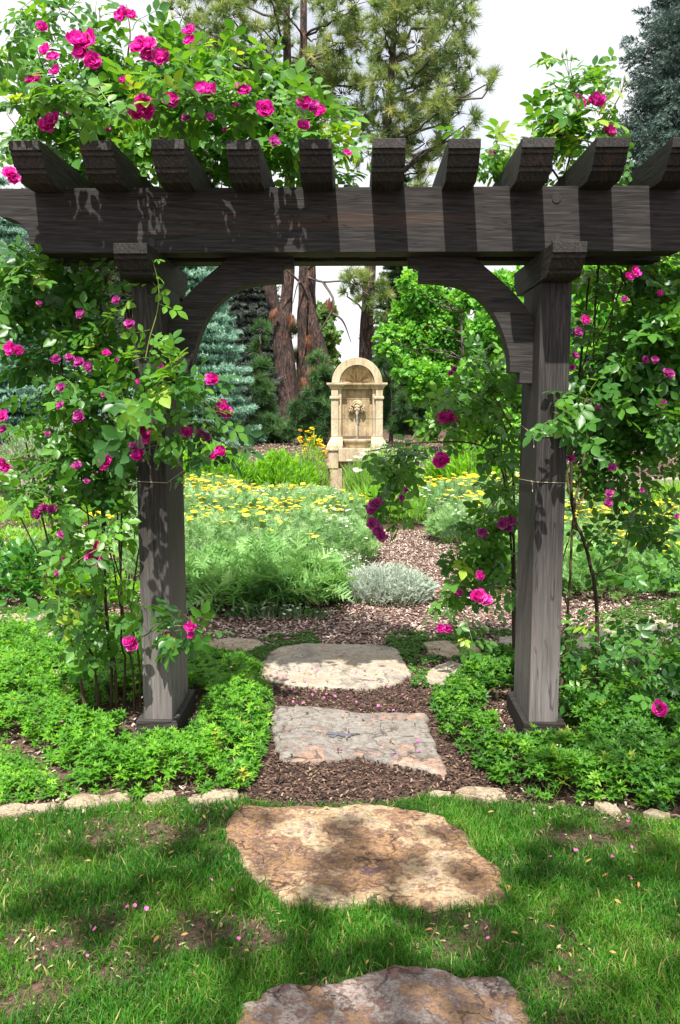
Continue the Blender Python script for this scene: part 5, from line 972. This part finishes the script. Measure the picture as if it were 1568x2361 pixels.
# left side beds
clump('sage_bush', -5.3, 15.2, .95, .7, .85, 2600, M_sage, 'sage green bush behind the low wall at the left edge', 'sage bush', leaf=.10, tpl=GRASSY, lw=.22, stiff=2.0, base=.45, n_stem=200)
clump('sage_bush', -3.9, 15.6, .6, .6, .6, 1100, M_sage, 'smaller sage green bush behind the low wall, seen through the left rose', 'sage bush', leaf=.10, tpl=GRASSY, lw=.22, stiff=2.0, base=.45, n_stem=120)
clump('peony', -2.75, 7.1, .75, .5, .50, 1500, M_dark, 'leafy dark green peony bush in the left bed', 'leafy bush', leaf=.10, tpl=OVAL, stiff=.5, lw=.85, hz=.6, n_stem=40)
clump('peony', -3.9, 7.6, .7, .55, .50, 1200, M_dark, 'leafy green bush at the left edge of the photo', 'leafy bush', leaf=.10, tpl=OVAL, stiff=.5, lw=.85, hz=.6, n_stem=40)
clump('lime_perennial', -2.1, 6.75, .35, .3, .30, 420, M_lime, 'small lime green plant between the leafy bush and the left post', 'green perennial', leaf=.08, tpl=OVAL, stiff=.8)
clump('green_carpet', -3.6, 9.6, 1.6, .8, .16, 1900, M_lime, 'lime green carpet plants behind the mulch at the left', 'green carpet', leaf=.08, tpl=GRASSY, lw=.3, stiff=.8)
clump('green_carpet', -4.3, 11.8, 1.8, 1.0, .30, 2200, M_lime, 'taller lime green plants in front of the left garden wall', 'green carpet', leaf=.12, tpl=GRASSY, lw=.25, stiff=1.4)
# right side beds
yc = [(M_yel, 'yellow_flower_heads', 1.0, DAISY, .03)]
clump('yellow_daylily', 4.3, 10.6, 1.5, .9, .36, 2000, M_lime, 'lime green carpet full of small yellow flowers behind the right rose', 'yellow flowers', leaf=.12, tpl=GRASSY, lw=.2, n_head=700, hmat=yc, stiff=1.3, hz=1.05)
clump('yellow_daylily', 2.9, 8.5, .95, .7, .45, 1500, M_yar_green, 'green plant with scattered yellow flowers between the canes of the right rose', 'yellow flowers', leaf=.16, n_head=170, hmat=yc, stiff=1.4, hz=1.1)
clump('fern_clump', 2.15, 7.2, .5, .4, .36, 650, M_yar_green, 'low dark ferny clump right of the right post', 'ferny plant', leaf=.18, n_stem=5)
clump('fern_clump', 3.15, 7.3, .6, .4, .38, 800, M_lime, 'bright green grassy clump near the right edge of the photo', 'grassy plant', leaf=.2, tpl=GRASSY, lw=.12, n_stem=5)
clump('meadow_grass', 5.6, 12.3, 1.6, 1.2, .5, 1800, M_lime, 'pale lime grass in front of the right garden wall', 'grass tuft', leaf=.32, tpl=GRASSY, lw=.06, stiff=2.4)
tag_ = [( -9, 9.0, 2.6, 2.5), (9, 9.5, 2.6, 2.5)]
clump('meadow_grass', -8.2, 10, 2.2, 2.6, .3, 1500, M_lime, 'rough green grass at the far left of the beds', 'grass tuft', leaf=.3, tpl=GRASSY, lw=.07, stiff=1.6)

# ================================================================== trees
def bark(name, stops, scale=6, zs=.25, bump=1.0):
    m, nt, N = nodes(name); L = nt.links.new
    tc = N('ShaderNodeTexCoord'); mp = N('ShaderNodeMapping'); mp.inputs['Scale'].default_value = (1, 1, zs); L(tc.outputs['Object'], mp.inputs[0])
    v = N('ShaderNodeTexVoronoi'); v.feature = 'DISTANCE_TO_EDGE'; v.inputs['Scale'].default_value = scale; 
    n = N('ShaderNodeTexNoise'); n.inputs['Scale'].default_value = scale*.8; n.inputs['Detail'].default_value = 7; L(mp.outputs[0], n.inputs['Vector'])
    mxv = N('ShaderNodeMix'); mxv.data_type = 'VECTOR'; mxv.inputs['Factor'].default_value = .25; L(mp.outputs[0], mxv.inputs['A']); L(n.outputs['Color'], mxv.inputs['B']); L(mxv.outputs['Result'], v.inputs['Vector'])
    r = ramp(nt, stops); L(n.outputs[0], r.inputs[0]); cr = ramp(nt, [(0, (.25, .22, .2)), (.09, (1, 1, 1))]); L(v.outputs['Distance'], cr.inputs[0])
    c = N('ShaderNodeMix'); c.data_type = 'RGBA'; c.blend_type = 'MULTIPLY'; c.inputs['Factor'].default_value = 1; L(r.outputs[0], c.inputs['A']); L(cr.outputs[0], c.inputs['B'])
    p = N('ShaderNodeBsdfPrincipled'); p.inputs['Roughness'].default_value = .9; L(c.outputs['Result'], p.inputs['Base Color'])
    b = N('ShaderNodeBump'); b.inputs['Strength'].default_value = bump; b.inputs['Distance'].default_value = .04; sm = N('ShaderNodeMath'); sm.operation = 'ADD'; L(cr.outputs[0], sm.inputs[0]); L(n.outputs[0], sm.inputs[1]); L(sm.outputs[0], b.inputs['Height']); L(b.outputs[0], p.inputs['Normal'])
    o = N('ShaderNodeOutputMaterial'); L(p.outputs[0], o.inputs[0]); return m
M_pbark = bark('ponderosa_bark', [(.34, (.03, .02, .018)), (.50, (.075, .048, .042)), (.60, (.125, .068, .055)), (.68, (.23, .085, .045))], 16, .26)
M_twig = plain('dead_grey_twig', [(0, (.035, .028, .025)), (1, (.12, .10, .09))])
M_dbark = bark('grey_brown_bark', [(.35, (.06, .045, .04)), (.65, (.14, .11, .10))], 8, .3)
M_pine = leaf_mat('pine_needles', [(0, (.07, .14, .05)), (.4, (.16, .25, .085)), (.75, (.31, .39, .13)), (1, (.52, .53, .21))], trans=.38, tcol=1.2, rough=.5, spec=.35, ty=(1.1, 1.05, .6))
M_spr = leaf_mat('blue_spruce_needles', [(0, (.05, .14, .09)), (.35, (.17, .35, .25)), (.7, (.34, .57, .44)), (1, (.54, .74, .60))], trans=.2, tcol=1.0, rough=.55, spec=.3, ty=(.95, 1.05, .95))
M_spr_grey = leaf_mat('grey_spruce_needles', [(0, (.05, .07, .06)), (.5, (.11, .14, .12)), (1, (.22, .25, .21))], trans=.2, tcol=1.0, rough=.6, spec=.3, ty=(1, 1, .9))
M_spr_steel = leaf_mat('steel_spruce_needles', [(0, (.03, .065, .055)), (.5, (.08, .135, .115)), (1, (.20, .28, .24))], trans=.15, tcol=1.0, rough=.6, spec=.3, ty=(.95, 1, 1))
M_mugo = leaf_mat('dark_pine_needles', [(0, (.022, .06, .025)), (.5, (.05, .13, .045)), (1, (.13, .26, .09))], trans=.25, tcol=1.2, rough=.5, spec=.35)
M_bud = leaf_mat('redbud_leaf', [(0, (.06, .22, .035)), (.45, (.13, .38, .06)), (.8, (.25, .54, .11)), (1, (.42, .68, .22))], trans=.42, tcol=1.35, rough=.4, spec=.45)
M_dead = leaf_mat('dead_orange_needles', [(0, (.14, .06, .03)), (1, (.28, .13, .07))], trans=.2, tcol=1.0)
NARROW = needles(30, 1, .05, .45, .2, 5)
M_far = leaf_mat('distant_leaf', [(0, (.05, .12, .03)), (.5, (.10, .21, .05)), (1, (.18, .31, .08))], trans=.3, tcol=1.2)
def crown(aF, aW, blobs, trunk, tpl, size, dens, flat=.6, up=.35, droop=-.1, twig=.02, seed=0, wj=1.0, per=4):
    """blobs (x,y,r,Y[,k]): a limb runs from the trunk to each, twigs fan out and carry tufts"""
    trunk = np.asarray(trunk)
    for b in blobs:
        c = A(b[0], b[1], b[3]); k = b[4] if len(b) > 4 else 1.0; rw = b[2]/FP*np.linalg.norm(c-[0, 0, CAMZ])
        zt = c[2]-.35*np.hypot(*(c-trunk[len(trunk)//2])[:2]); i = np.argmin(np.abs(trunk[:, 2]-zt)); q = trunk[i]
        Lm = np.linalg.norm(c-q)
        if Lm > .2: tube(aW, curve_pts(q, c, 7, droop*.4, .05), np.linspace(min(.11, .022+.013*Lm)*wj, .02*wj, 7), 5, RS.rand())
        n = max(3, int(dens*k*rw*rw)); m_ = max(2, n//per)
        dirs = nrm(RS.normal(size=(m_, 3))*[1, 1, flat]); rad = rw*(.35+.65*RS.rand(m_)**.6)
        E_ = c+dirs*rad[:, None]
        for e in E_:
            tube(aW, curve_pts(c+(e-c)*.1, e, 4, .05, .06), [twig, twig*.7, twig*.5, twig*.3], 3, RS.rand())
        P = (np.repeat(E_, per, 0)-c)*RS.uniform(.55, 1.08, (m_*per, 1))+c+RS.normal(size=(m_*per, 3))*rw*.10
        D = nrm(np.repeat(dirs, per, 0)+RS.normal(size=(m_*per, 3))*.45+[0, 0, up]); R = basis(D, nrm(RS.normal(size=(m_*per, 3))+[0, 0, 1.2])); kk = RS.randint(0, len(tpl), m_*per)
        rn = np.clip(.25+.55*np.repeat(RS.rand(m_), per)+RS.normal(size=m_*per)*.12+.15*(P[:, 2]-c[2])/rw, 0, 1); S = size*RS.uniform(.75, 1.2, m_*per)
        for t in range(len(tpl)): mk = kk == t; aF.inst(tpl[t], P[mk], R[mk], S[mk], rn[mk])
def trunk_mesh(pts, rads, mat, par, name='trunk', n=40, gnarl=.03, sides=14):
    P = spline(pts, n); r = np.interp(np.linspace(0, 1, len(P)), np.linspace(0, 1, len(rads)), rads); a = Acc(); tube(a, P, r, sides)
    V = a.V[0].astype(float); C = np.repeat(P, sides, 0)
    for i in range(len(V)):
        V[i] += (V[i]-C[i])*gnarl*6*mnoise.noise(Vector(V[i]*np.array([3, 3, 1.2])))
    a.V[0] = V; a.build(name, mat, par); return P
PY = 30.0
def tz(x, Y): return float(terr(np.array([x]), np.array([Y]))[0])
def pinebase(x, y, Y): p = A(x, y, Y); p[2] = tz(p[0], Y)-.1; return p
def pine_tree(name, label, stems, blobs, dens=84, size=.36, dead=None, twigs=None):
    b = stems[0][0][0]; e = plant(name, tuple(b), label, 'pine tree', 'ponderosa pines'); tr = []
    for k, (pts, rads) in enumerate(stems): tr.append(trunk_mesh(pts, rads, M_pbark, e, 'trunk'))
    main = np.concatenate(tr[:1]); aF, aW = Acc(), Acc(); crown(aF, aW, blobs, main, PINE, size, dens, twig=.018)
    if twigs:
        for q in twigs: tube(aW, spline(q, 12), np.linspace(.05, .012, len(spline(q, 12))), 5, .9)
    tag(aW.build('limbs', M_twig, e), kind='stuff'); aF.build('crown', M_pine, e, smooth=False)
    if dead:
        aD = Acc()
        for (x, y, Y) in dead:
            n = 9; P = np.repeat(A(x, y, Y)[None], n, 0)+RS.normal(size=(n, 3))*.05; aD.inst(NARROW, P, basis(nrm(RS.normal(size=(n, 3))*.2+[0, 0, -1]), rdir(n)), .33*RS.uniform(.7, 1.2, n))
        aD.build('dead_needles', M_dead, e, smooth=False)
    return e
B1 = [(420, 40, 46), (410, 110, 30, .7), (470, 80, 55), (520, 40, 50), (540, 110, 60), (480, 140, 40), (590, 60, 40, .7), (600, 150, 50), (560, 190, 36), (500, -30, 70), (620, -10, 60), (640, 190, 40), (420, 170, 34, .6), (640, 70, 30, .5), (360, 90, 24, .5)]
B2 = [(700, 170, 60), (760, 160, 60), (790, 220, 60), (720, 240, 50), (690, 200, 50), (830, 90, 50), (780, 30, 50, .9), (730, 90, 34, .8), (660, 30, 36, .8), (640, 100, 36, .8), (690, 120, 36, .7), (780, 100, 44, .8), (820, 10, 50), (820, 270, 46), (760, 270, 46), (740, -50, 60), (860, 180, 40)]
B3 = [(880, 60, 50), (930, 30, 55), (990, 20, 60), (1040, 40, 55), (1070, 0, 40), (900, 130, 50), (960, 100, 55), (1020, 110, 55), (1060, 130, 45), (880, 200, 50), (940, 190, 55), (1000, 180, 55), (1050, 200, 50), (1090, 180, 30), (1120, 195, 26, .8), (1145, 178, 18), (900, 260, 50), (960, 260, 50), (1010, 260, 50), (1060, 260, 34), (870, 300, 45), (930, 320, 45), (980, 330, 45), (1030, 310, 34), (1070, 290, 22, .7), (950, 380, 45), (985, 390, 34), (860, 350, 40), (910, 370, 36), (1020, 355, 22, .7), (1095, 275, 18, .7), (940, -50, 70), (1040, -60, 60), (980, 420, 26)]
yy = lambda B, Y: [(b[0], b[1], b[2]*1.02, Y+1.6*math.sin(b[0]*.05+b[1]*.09), (b[3] if len(b) > 3 else 1.0)) for b in B]
p = A
pine_tree('pine_tree', 'forked ponderosa pine with thick reddish trunk, left of the other pines',
    [([pinebase(676, 990, PY), p(663, 900, PY), p(655, 820, PY), p(651, 740, PY), p(660, 690, PY), p(667, 600, PY), p(668, 430, PY), p(663, 200, PY), p(661, -40, PY)], [.42, .36, .34, .34, .21, .20, .18, .15, .10]),
     ([p(656, 800, PY-.05), p(645, 730, PY-.05), p(628, 690, PY-.1), p(620, 620, PY-.2), p(608, 430, PY-.4), p(580, 150, PY-.6)], [.22, .24, .22, .20, .16, .08])], yy(B1, PY), dead=[(630, 712, PY-.5), (672, 725, PY-.4)])
pine_tree('pine_tree', 'ponderosa pine with a red straight trunk and a second stem leaning right behind the fountain',
    [([pinebase(713, 990, PY+.4), p(704, 900, PY+.4), p(703, 800, PY+.4), p(708, 720, PY+.4), p(708, 640, PY+.4), p(703, 500, PY+.4), p(700, 260, PY+.4), p(700, -40, PY+.4)], [.26, .27, .27, .32, .31, .22, .17, .10]),
     ([p(711, 700, PY+.3), p(724, 760, PY+.2), p(744, 830, PY+.2), p(760, 880, PY+.2), p(768, 930, PY+.2), p(770, 985, PY+.2)], [.20, .24, .26, .26, .24, .28])], yy(B2, PY+.5),
    dead=[(742, 838, PY-.3), (716, 845, PY-.3), (712, 775, PY-.3), (748, 855, PY-.3), (700, 868, PY-.3), (760, 690, PY-2.2)],
    twigs=[[p(712, 640, PY), p(745, 650, PY-1), p(800, 650, PY-2), p(850, 680, PY-2.5)], [p(745, 650, PY-1), p(770, 700, PY-1.5), p(740, 760, PY-1.5), p(712, 800, PY-1)], [p(762, 720, PY-1.5), p(790, 740, PY-1.6), p(810, 790, PY-1.6)], [p(700, 660, PY), p(670, 630, PY-.5), p(640, 610, PY-1)], [p(710, 690, PY), p(690, 650, PY-1), p(675, 700, PY-1)], [p(712, 620, PY), p(730, 600, PY-1), p(760, 560, PY-1)]])
B3l = [(815, 640, 26, 2.6), (860, 650, 28, 2.6), (840, 690, 20, 2.4), (885, 690, 20, 2.4), (800, 675, 16, 2.2), (875, 720, 16, 2.0)]
pine_tree('pine_tree', 'slim ponderosa pine with one thin trunk right above the fountain',
    [([pinebase(838, 1000, PY-1), p(838, 900, PY-1), p(842, 820, PY-1), p(847, 720, PY-1), p(855, 600, PY-1), p(878, 420, PY-1), p(896, 260, PY-1), p(907, 100, PY-1), p(915, -60, PY-1)], [.26, .25, .23, .22, .20, .17, .13, .10, .06])], yy(B3, PY-1)+[(b[0], b[1], b[2], PY-2, b[3]) for b in B3l])

def spruce(name, label, cx, cy, h, R0, mat, n_lev=None, size=.16, dens=1.0, group=None, z0=None, top=.02):
    zb = tz(cx, cy) if z0 is None else z0; e = plant(name, (cx, cy, zb), label, 'spruce tree', group); a = Acc(); tube(a, [(cx, cy, zb-.2), (cx, cy, zb+h*.5), (cx, cy, zb+h)], [.03*h, .02*h, .01], 8); a.build('trunk', M_dbark, e)
    aF, aW = Acc(), Acc(); nl = n_lev or int(h/.235); Ps, Ds, Rn = [], [], []
    for l in range(nl):
        f = (l+.5)/nl; z = zb+.12+f*h; R_ = R0*(1-f)**.85*(.9+.25*RS.rand())+top; nb = int(max(6, 13*(R_/R0)**.4))
        for b in range(nb):
            th = 2*PI*(b+RS.rand()*.7)/nb+l*2.4; Lb = R_*RS.uniform(.72, 1.12); d = np.array([math.cos(th), math.sin(th), 0]); nt_ = max(3, int(Lb/(size*.42)*dens)); t = (np.arange(nt_)+.5)/nt_
            zc = -.28*Lb*t+.26*Lb*t**2.4; C = np.array([cx, cy, z])+d*Lb*t[:, None]; C[:, 2] += zc; bn = RS.normal()*.16
            if Lb > .3: tube(aW, np.array([[cx, cy, z]]+[C[nt_//2]]+[C[-1]]), [.02, .012, .005], 3)
            s_ = np.array([-d[1], d[0], 0]); w_ = Lb*.36*np.sin(PI*np.clip(t*.85+.1, 0, 1))+.03
            for sg in (-1, -.5, 0, .5, 1):
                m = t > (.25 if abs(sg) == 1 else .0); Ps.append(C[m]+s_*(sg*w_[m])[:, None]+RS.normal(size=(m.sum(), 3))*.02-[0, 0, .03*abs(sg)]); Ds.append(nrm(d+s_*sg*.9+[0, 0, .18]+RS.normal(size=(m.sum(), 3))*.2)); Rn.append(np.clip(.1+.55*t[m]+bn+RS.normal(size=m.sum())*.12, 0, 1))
    P, D, rn = np.concatenate(Ps), np.concatenate(Ds), np.concatenate(Rn); R = basis(D, nrm(RS.normal(size=P.shape)*.3+[0, 0, 1])); k = RS.randint(0, 3, len(P)); S = size*RS.uniform(.8, 1.25, len(P))
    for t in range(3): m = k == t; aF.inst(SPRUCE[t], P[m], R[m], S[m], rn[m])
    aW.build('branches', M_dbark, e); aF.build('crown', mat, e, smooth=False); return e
q = A(452, 1000, 21); spruce('blue_spruce', 'pale blue spruce seen through the left half of the arch', q[0]-.14, 21, 7.6, 1.55, M_spr, size=.235)
q = A(40, 1000, 22); spruce('blue_spruce', 'pale blue spruce at the left edge of the photo behind the rose', q[0]-.2, 22, 6.4, 2.1, M_spr, size=.235)
q = A(1600, 900, 28); spruce('blue_spruce', 'tall steel blue spruce towering at the upper right', q[0]+.4, 28, 22, 4.7, M_spr_steel, size=.36, n_lev=80)
for (x, Y, h, R0, mt, lb) in ((250, 29, 9, 2.3, M_spr_grey, 'dark grey spruce between the two blue spruces'), (575, 31, 9.5, 1.7, M_spr_grey, 'grey green spruce right behind the pale blue one'), (480, 36, 11, 2.6, M_spr_grey, 'dark spruce rising behind the pale blue one'), (120, 34, 10, 2.8, M_spr_grey, 'dark spruce far back behind the left rose'), (925, 33, 9.0, 1.7, M_mugo, 'dark pointed spruce behind the bright leafy tree'), (1000, 37, 8, 2.2, M_mugo, 'dark spruce hidden behind the middle of the leafy tree'), (-120, 30, 10, 2.8, M_spr_grey, 'dark spruce beyond the left edge of the photo'), (1340, 40, 9, 3, M_mugo, 'dark spruce far back at the right'), (-350, 27, 11, 3.0, M_spr_grey, 'dark spruce well beyond the left edge of the photo'), (-700, 30, 12, 3.2, M_mugo, 'green spruce farthest beyond the left edge of the photo'), (1950, 30, 11, 3.0, M_mugo, 'green spruce beyond the right edge of the photo')):
    q = A(x, 1000, Y); spruce('dark_spruce', lb, q[0], Y, h, R0, mt, size=.30, n_lev=int(h/.28), dens=.9, group='dark background spruces')
def bush(name, label, blobs, tpl, size, dens, mat, trunkxy, cat='shrub', group=None, up=.6, th=.06, twig=.012, bk=None, per=4, wj=1.0):
    x, Y = trunkxy; q = A(x, 1000, Y); zb = tz(q[0], Y); e = plant(name, (q[0], Y, zb), label, cat, group); ztop = max(A(b[0], b[1], b[3])[2] for b in blobs)
    tr = trunk_mesh([(q[0], Y, zb-.1), (q[0]+.05, Y, zb+(ztop-zb)*.4), (q[0], Y+.05, zb+(ztop-zb)*.8)], [th, th*.7, th*.3], bk or M_dbark, e, sides=8); aF, aW = Acc(), Acc()
    crown(aF, aW, blobs, tr, tpl, size, dens, flat=.9, up=up, twig=twig, per=per, wj=wj); tag(aW.build('limbs', bk or M_dbark, e), kind='stuff'); aF.build('crown', mat, e, smooth=False); return e
MP = 'dark mountain pines'
yv = lambda B, Y, s=.5, m=1.0: [(b[0], b[1], b[2]*m, Y+s*math.sin(b[0]*.11+b[1]*.07), (b[3] if len(b) > 3 else 1.0)) for b in B]
bush('mountain_pine', 'dark narrow mountain pine left of the forked trunk', yv([(600, 760, 14), (598, 800, 18), (600, 850, 22), (605, 900, 26), (600, 950, 32), (620, 990, 36), (590, 1000, 34), (640, 1010, 26)], 22.5), PINE, .24, 900, M_mugo, (603, 22.5), 'mountain pine', MP, up=.9)
bush('mountain_pine', 'dark mountain pine between the pine trunks and the fountain', yv([(735, 830, 16), (740, 870, 24), (728, 910, 34), (745, 950, 34), (700, 950, 30), (690, 985, 26), (735, 990, 34), (760, 900, 18), (665, 1000, 18)], 22), PINE, .24, 900, M_mugo, (730, 22), 'mountain pine', MP, up=.9)
bush('mountain_pine', 'dark mountain pine right of the fountain', yv([(880, 840, 18), (890, 880, 26), (905, 920, 30), (890, 960, 30), (920, 980, 30), (870, 900, 20), (935, 930, 22), (945, 985, 24)], 21.5), PINE, .24, 900, M_mugo, (900, 21.5), 'mountain pine', MP, up=.9)
HEART = T([(0, 0, 0), (-.42, .05, .04), (-.5, .35, .05), (-.25, .75, 0), (0, 1.02, -.12), (.25, .75, 0), (.5, .35, .05), (.42, .05, .04), (0, .5, -.03)], [[0, 8, 1], [1, 8, 2], [2, 8, 3], [3, 8, 4], [4, 8, 5], [5, 8, 6], [6, 8, 7], [7, 8, 0]])
Bb = [(940, 650, 22), (960, 680, 30), (1000, 690, 34), (1040, 720, 36), (980, 730, 36), (930, 720, 26), (900, 770, 24), (940, 780, 34), (1000, 790, 40), (1060, 780, 40), (1110, 760, 34), (1140, 810, 34), (1090, 830, 40), (1020, 840, 40), (960, 840, 34), (1160, 860, 30), (1110, 890, 36), (1050, 900, 36), (1000, 900, 34), (960, 900, 24), (1150, 930, 34), (1080, 950, 34), (1020, 960, 30), (1180, 780, 30), (1190, 720, 36), (1130, 700, 34), (1080, 680, 30), (1190, 990, 34), (1200, 650, 30), (1150, 650, 24), (1160, 740, 36), (1000, 660, 20), (1020, 760, 40), (1080, 880, 44), (980, 870, 40), (1140, 960, 40), (900, 810, 18), (930, 850, 24), (1130, 1000, 34), (1070, 1005, 26), (1190, 900, 30), (1220, 840, 40), (1230, 930, 40), (880, 800, 14), (868, 778, 8), (985, 1000, 20)]
bush('leafy_tree', 'bright green redbud like tree filling the right half of the arch', yv(Bb, 18, .9, 1.12), [HEART], .085, 8200, M_bud, (1060, 18), 'leafy tree', None, up=-.1, th=.06, twig=.004, per=9, wj=.4)
Bc = [(x+20*math.sin(y), y, 58) for x in (1360, 1450, 1540, 1640) for y in (640, 730, 820, 910)]+[(1330, 980, 40), (1430, 990, 50), (1540, 990, 50)]
bush('leafy_tree', 'bright green leafy tree behind the right climbing rose', yv(Bc, 20, 1.0, 1.1), [HEART], .14, 1700, M_bud, (1470, 20), 'leafy tree', None, up=-.1, th=.10, twig=.008, per=10)
bush('young_pine', 'yellow green young pine between the grey spruce and the forked trunk', yv([(625, 745, 14), (630, 790, 20), (628, 830, 22), (640, 870, 22), (690, 760, 20), (692, 820, 22), (690, 880, 22)], 34), PINE, .34, 330, M_pine, (640, 34), 'pine tree', None)
far_lb = ['round light green tree far behind, just left of the fountain top', 'low far tree seen above the fountain arch', 'distant leafy tree right of the slim pine trunk', 'distant leafy tree far behind the pine trunks', 'distant leafy tree behind the left blue spruce', 'distant tree mass far behind the right rose', 'distant leafy tree behind the bright leafy tree', 'distant leafy tree beyond the left edge']
for lb, (B, Y) in zip(far_lb, (([(745, 730, 30), (752, 780, 32), (760, 830, 34), (735, 860, 30), (770, 880, 30)], 48), ([(795, 850, 18), (820, 845, 16), (845, 855, 18), (800, 880, 22), (840, 885, 22), (780, 900, 26), (870, 880, 24)], 70), ([(900, 800, 30), (920, 850, 36), (950, 790, 36), (960, 900, 40)], 52), ([(600, 860, 36), (650, 880, 36), (700, 900, 36), (640, 930, 40), (700, 950, 30)], 50), ([(60, 880, 60), (160, 860, 60), (260, 870, 60), (360, 880, 60), (60, 800, 50), (240, 790, 50)], 55), ([(1300, 880, 70), (1420, 860, 70), (1540, 870, 70), (1650, 880, 70)], 55), ([(1050, 860, 60), (1160, 850, 60), (1240, 800, 60), (1180, 760, 50)], 50), ([(-100, 860, 80), (-220, 840, 80)], 55))):
    bush('background_tree', lb, yv(B, Y, 1.0), [merge([(HEART, rotm(i*1.3, .5*(-1)**i, .3*i, 1), (.3*math.sin(i*2), .3*math.cos(i*2), .2*i-.3)) for i in range(4)])], .22, 420, M_far, (B[0][0], Y), 'tree', 'distant trees', th=.2, per=6)
# tree behind the viewer whose crown shades the lawn
def shade_tree():
    e = plant('shade_tree', (-1.0, -6.5, 0), 'broad leafy tree standing behind the viewer and shading the lawn', 'leafy tree')
    tr = trunk_mesh([(-1.0, -6.5, -.1), (-.9, -6.3, 3), (-.6, -5.5, 6), (0, -4.5, 8)], [.28, .22, .16, .08], M_dbark, e); aF, aW = Acc(), Acc(); r = random.Random(3)
    LT = merge([(HEART, rotm(i*1.7, .4*(-1)**i, .2*i, 1), (.6*math.sin(i*2), .6*math.cos(i*2), .25*i-.4)) for i in range(5)])
    for (x, y, z, rad, n) in SHADE:
        c = np.array([x, y, z]); tube(aW, curve_pts(tr[min(len(tr)-1, int(len(tr)*.7))], c, 7, 0, .04), np.linspace(.07, .02, 7), 5)
        P = c+nrm(RS.normal(size=(n, 3)))*rad*RS.rand(n, 1)**.4*[1, 1, .55]; aF.inst(LT, P, basis(rdir(n), rdir(n, 1.5)), .085*RS.uniform(.8, 1.3, n))
    aW.build('limbs', M_dbark, e); aF.build('crown', M_bud, e, smooth=False)
shade_tree()
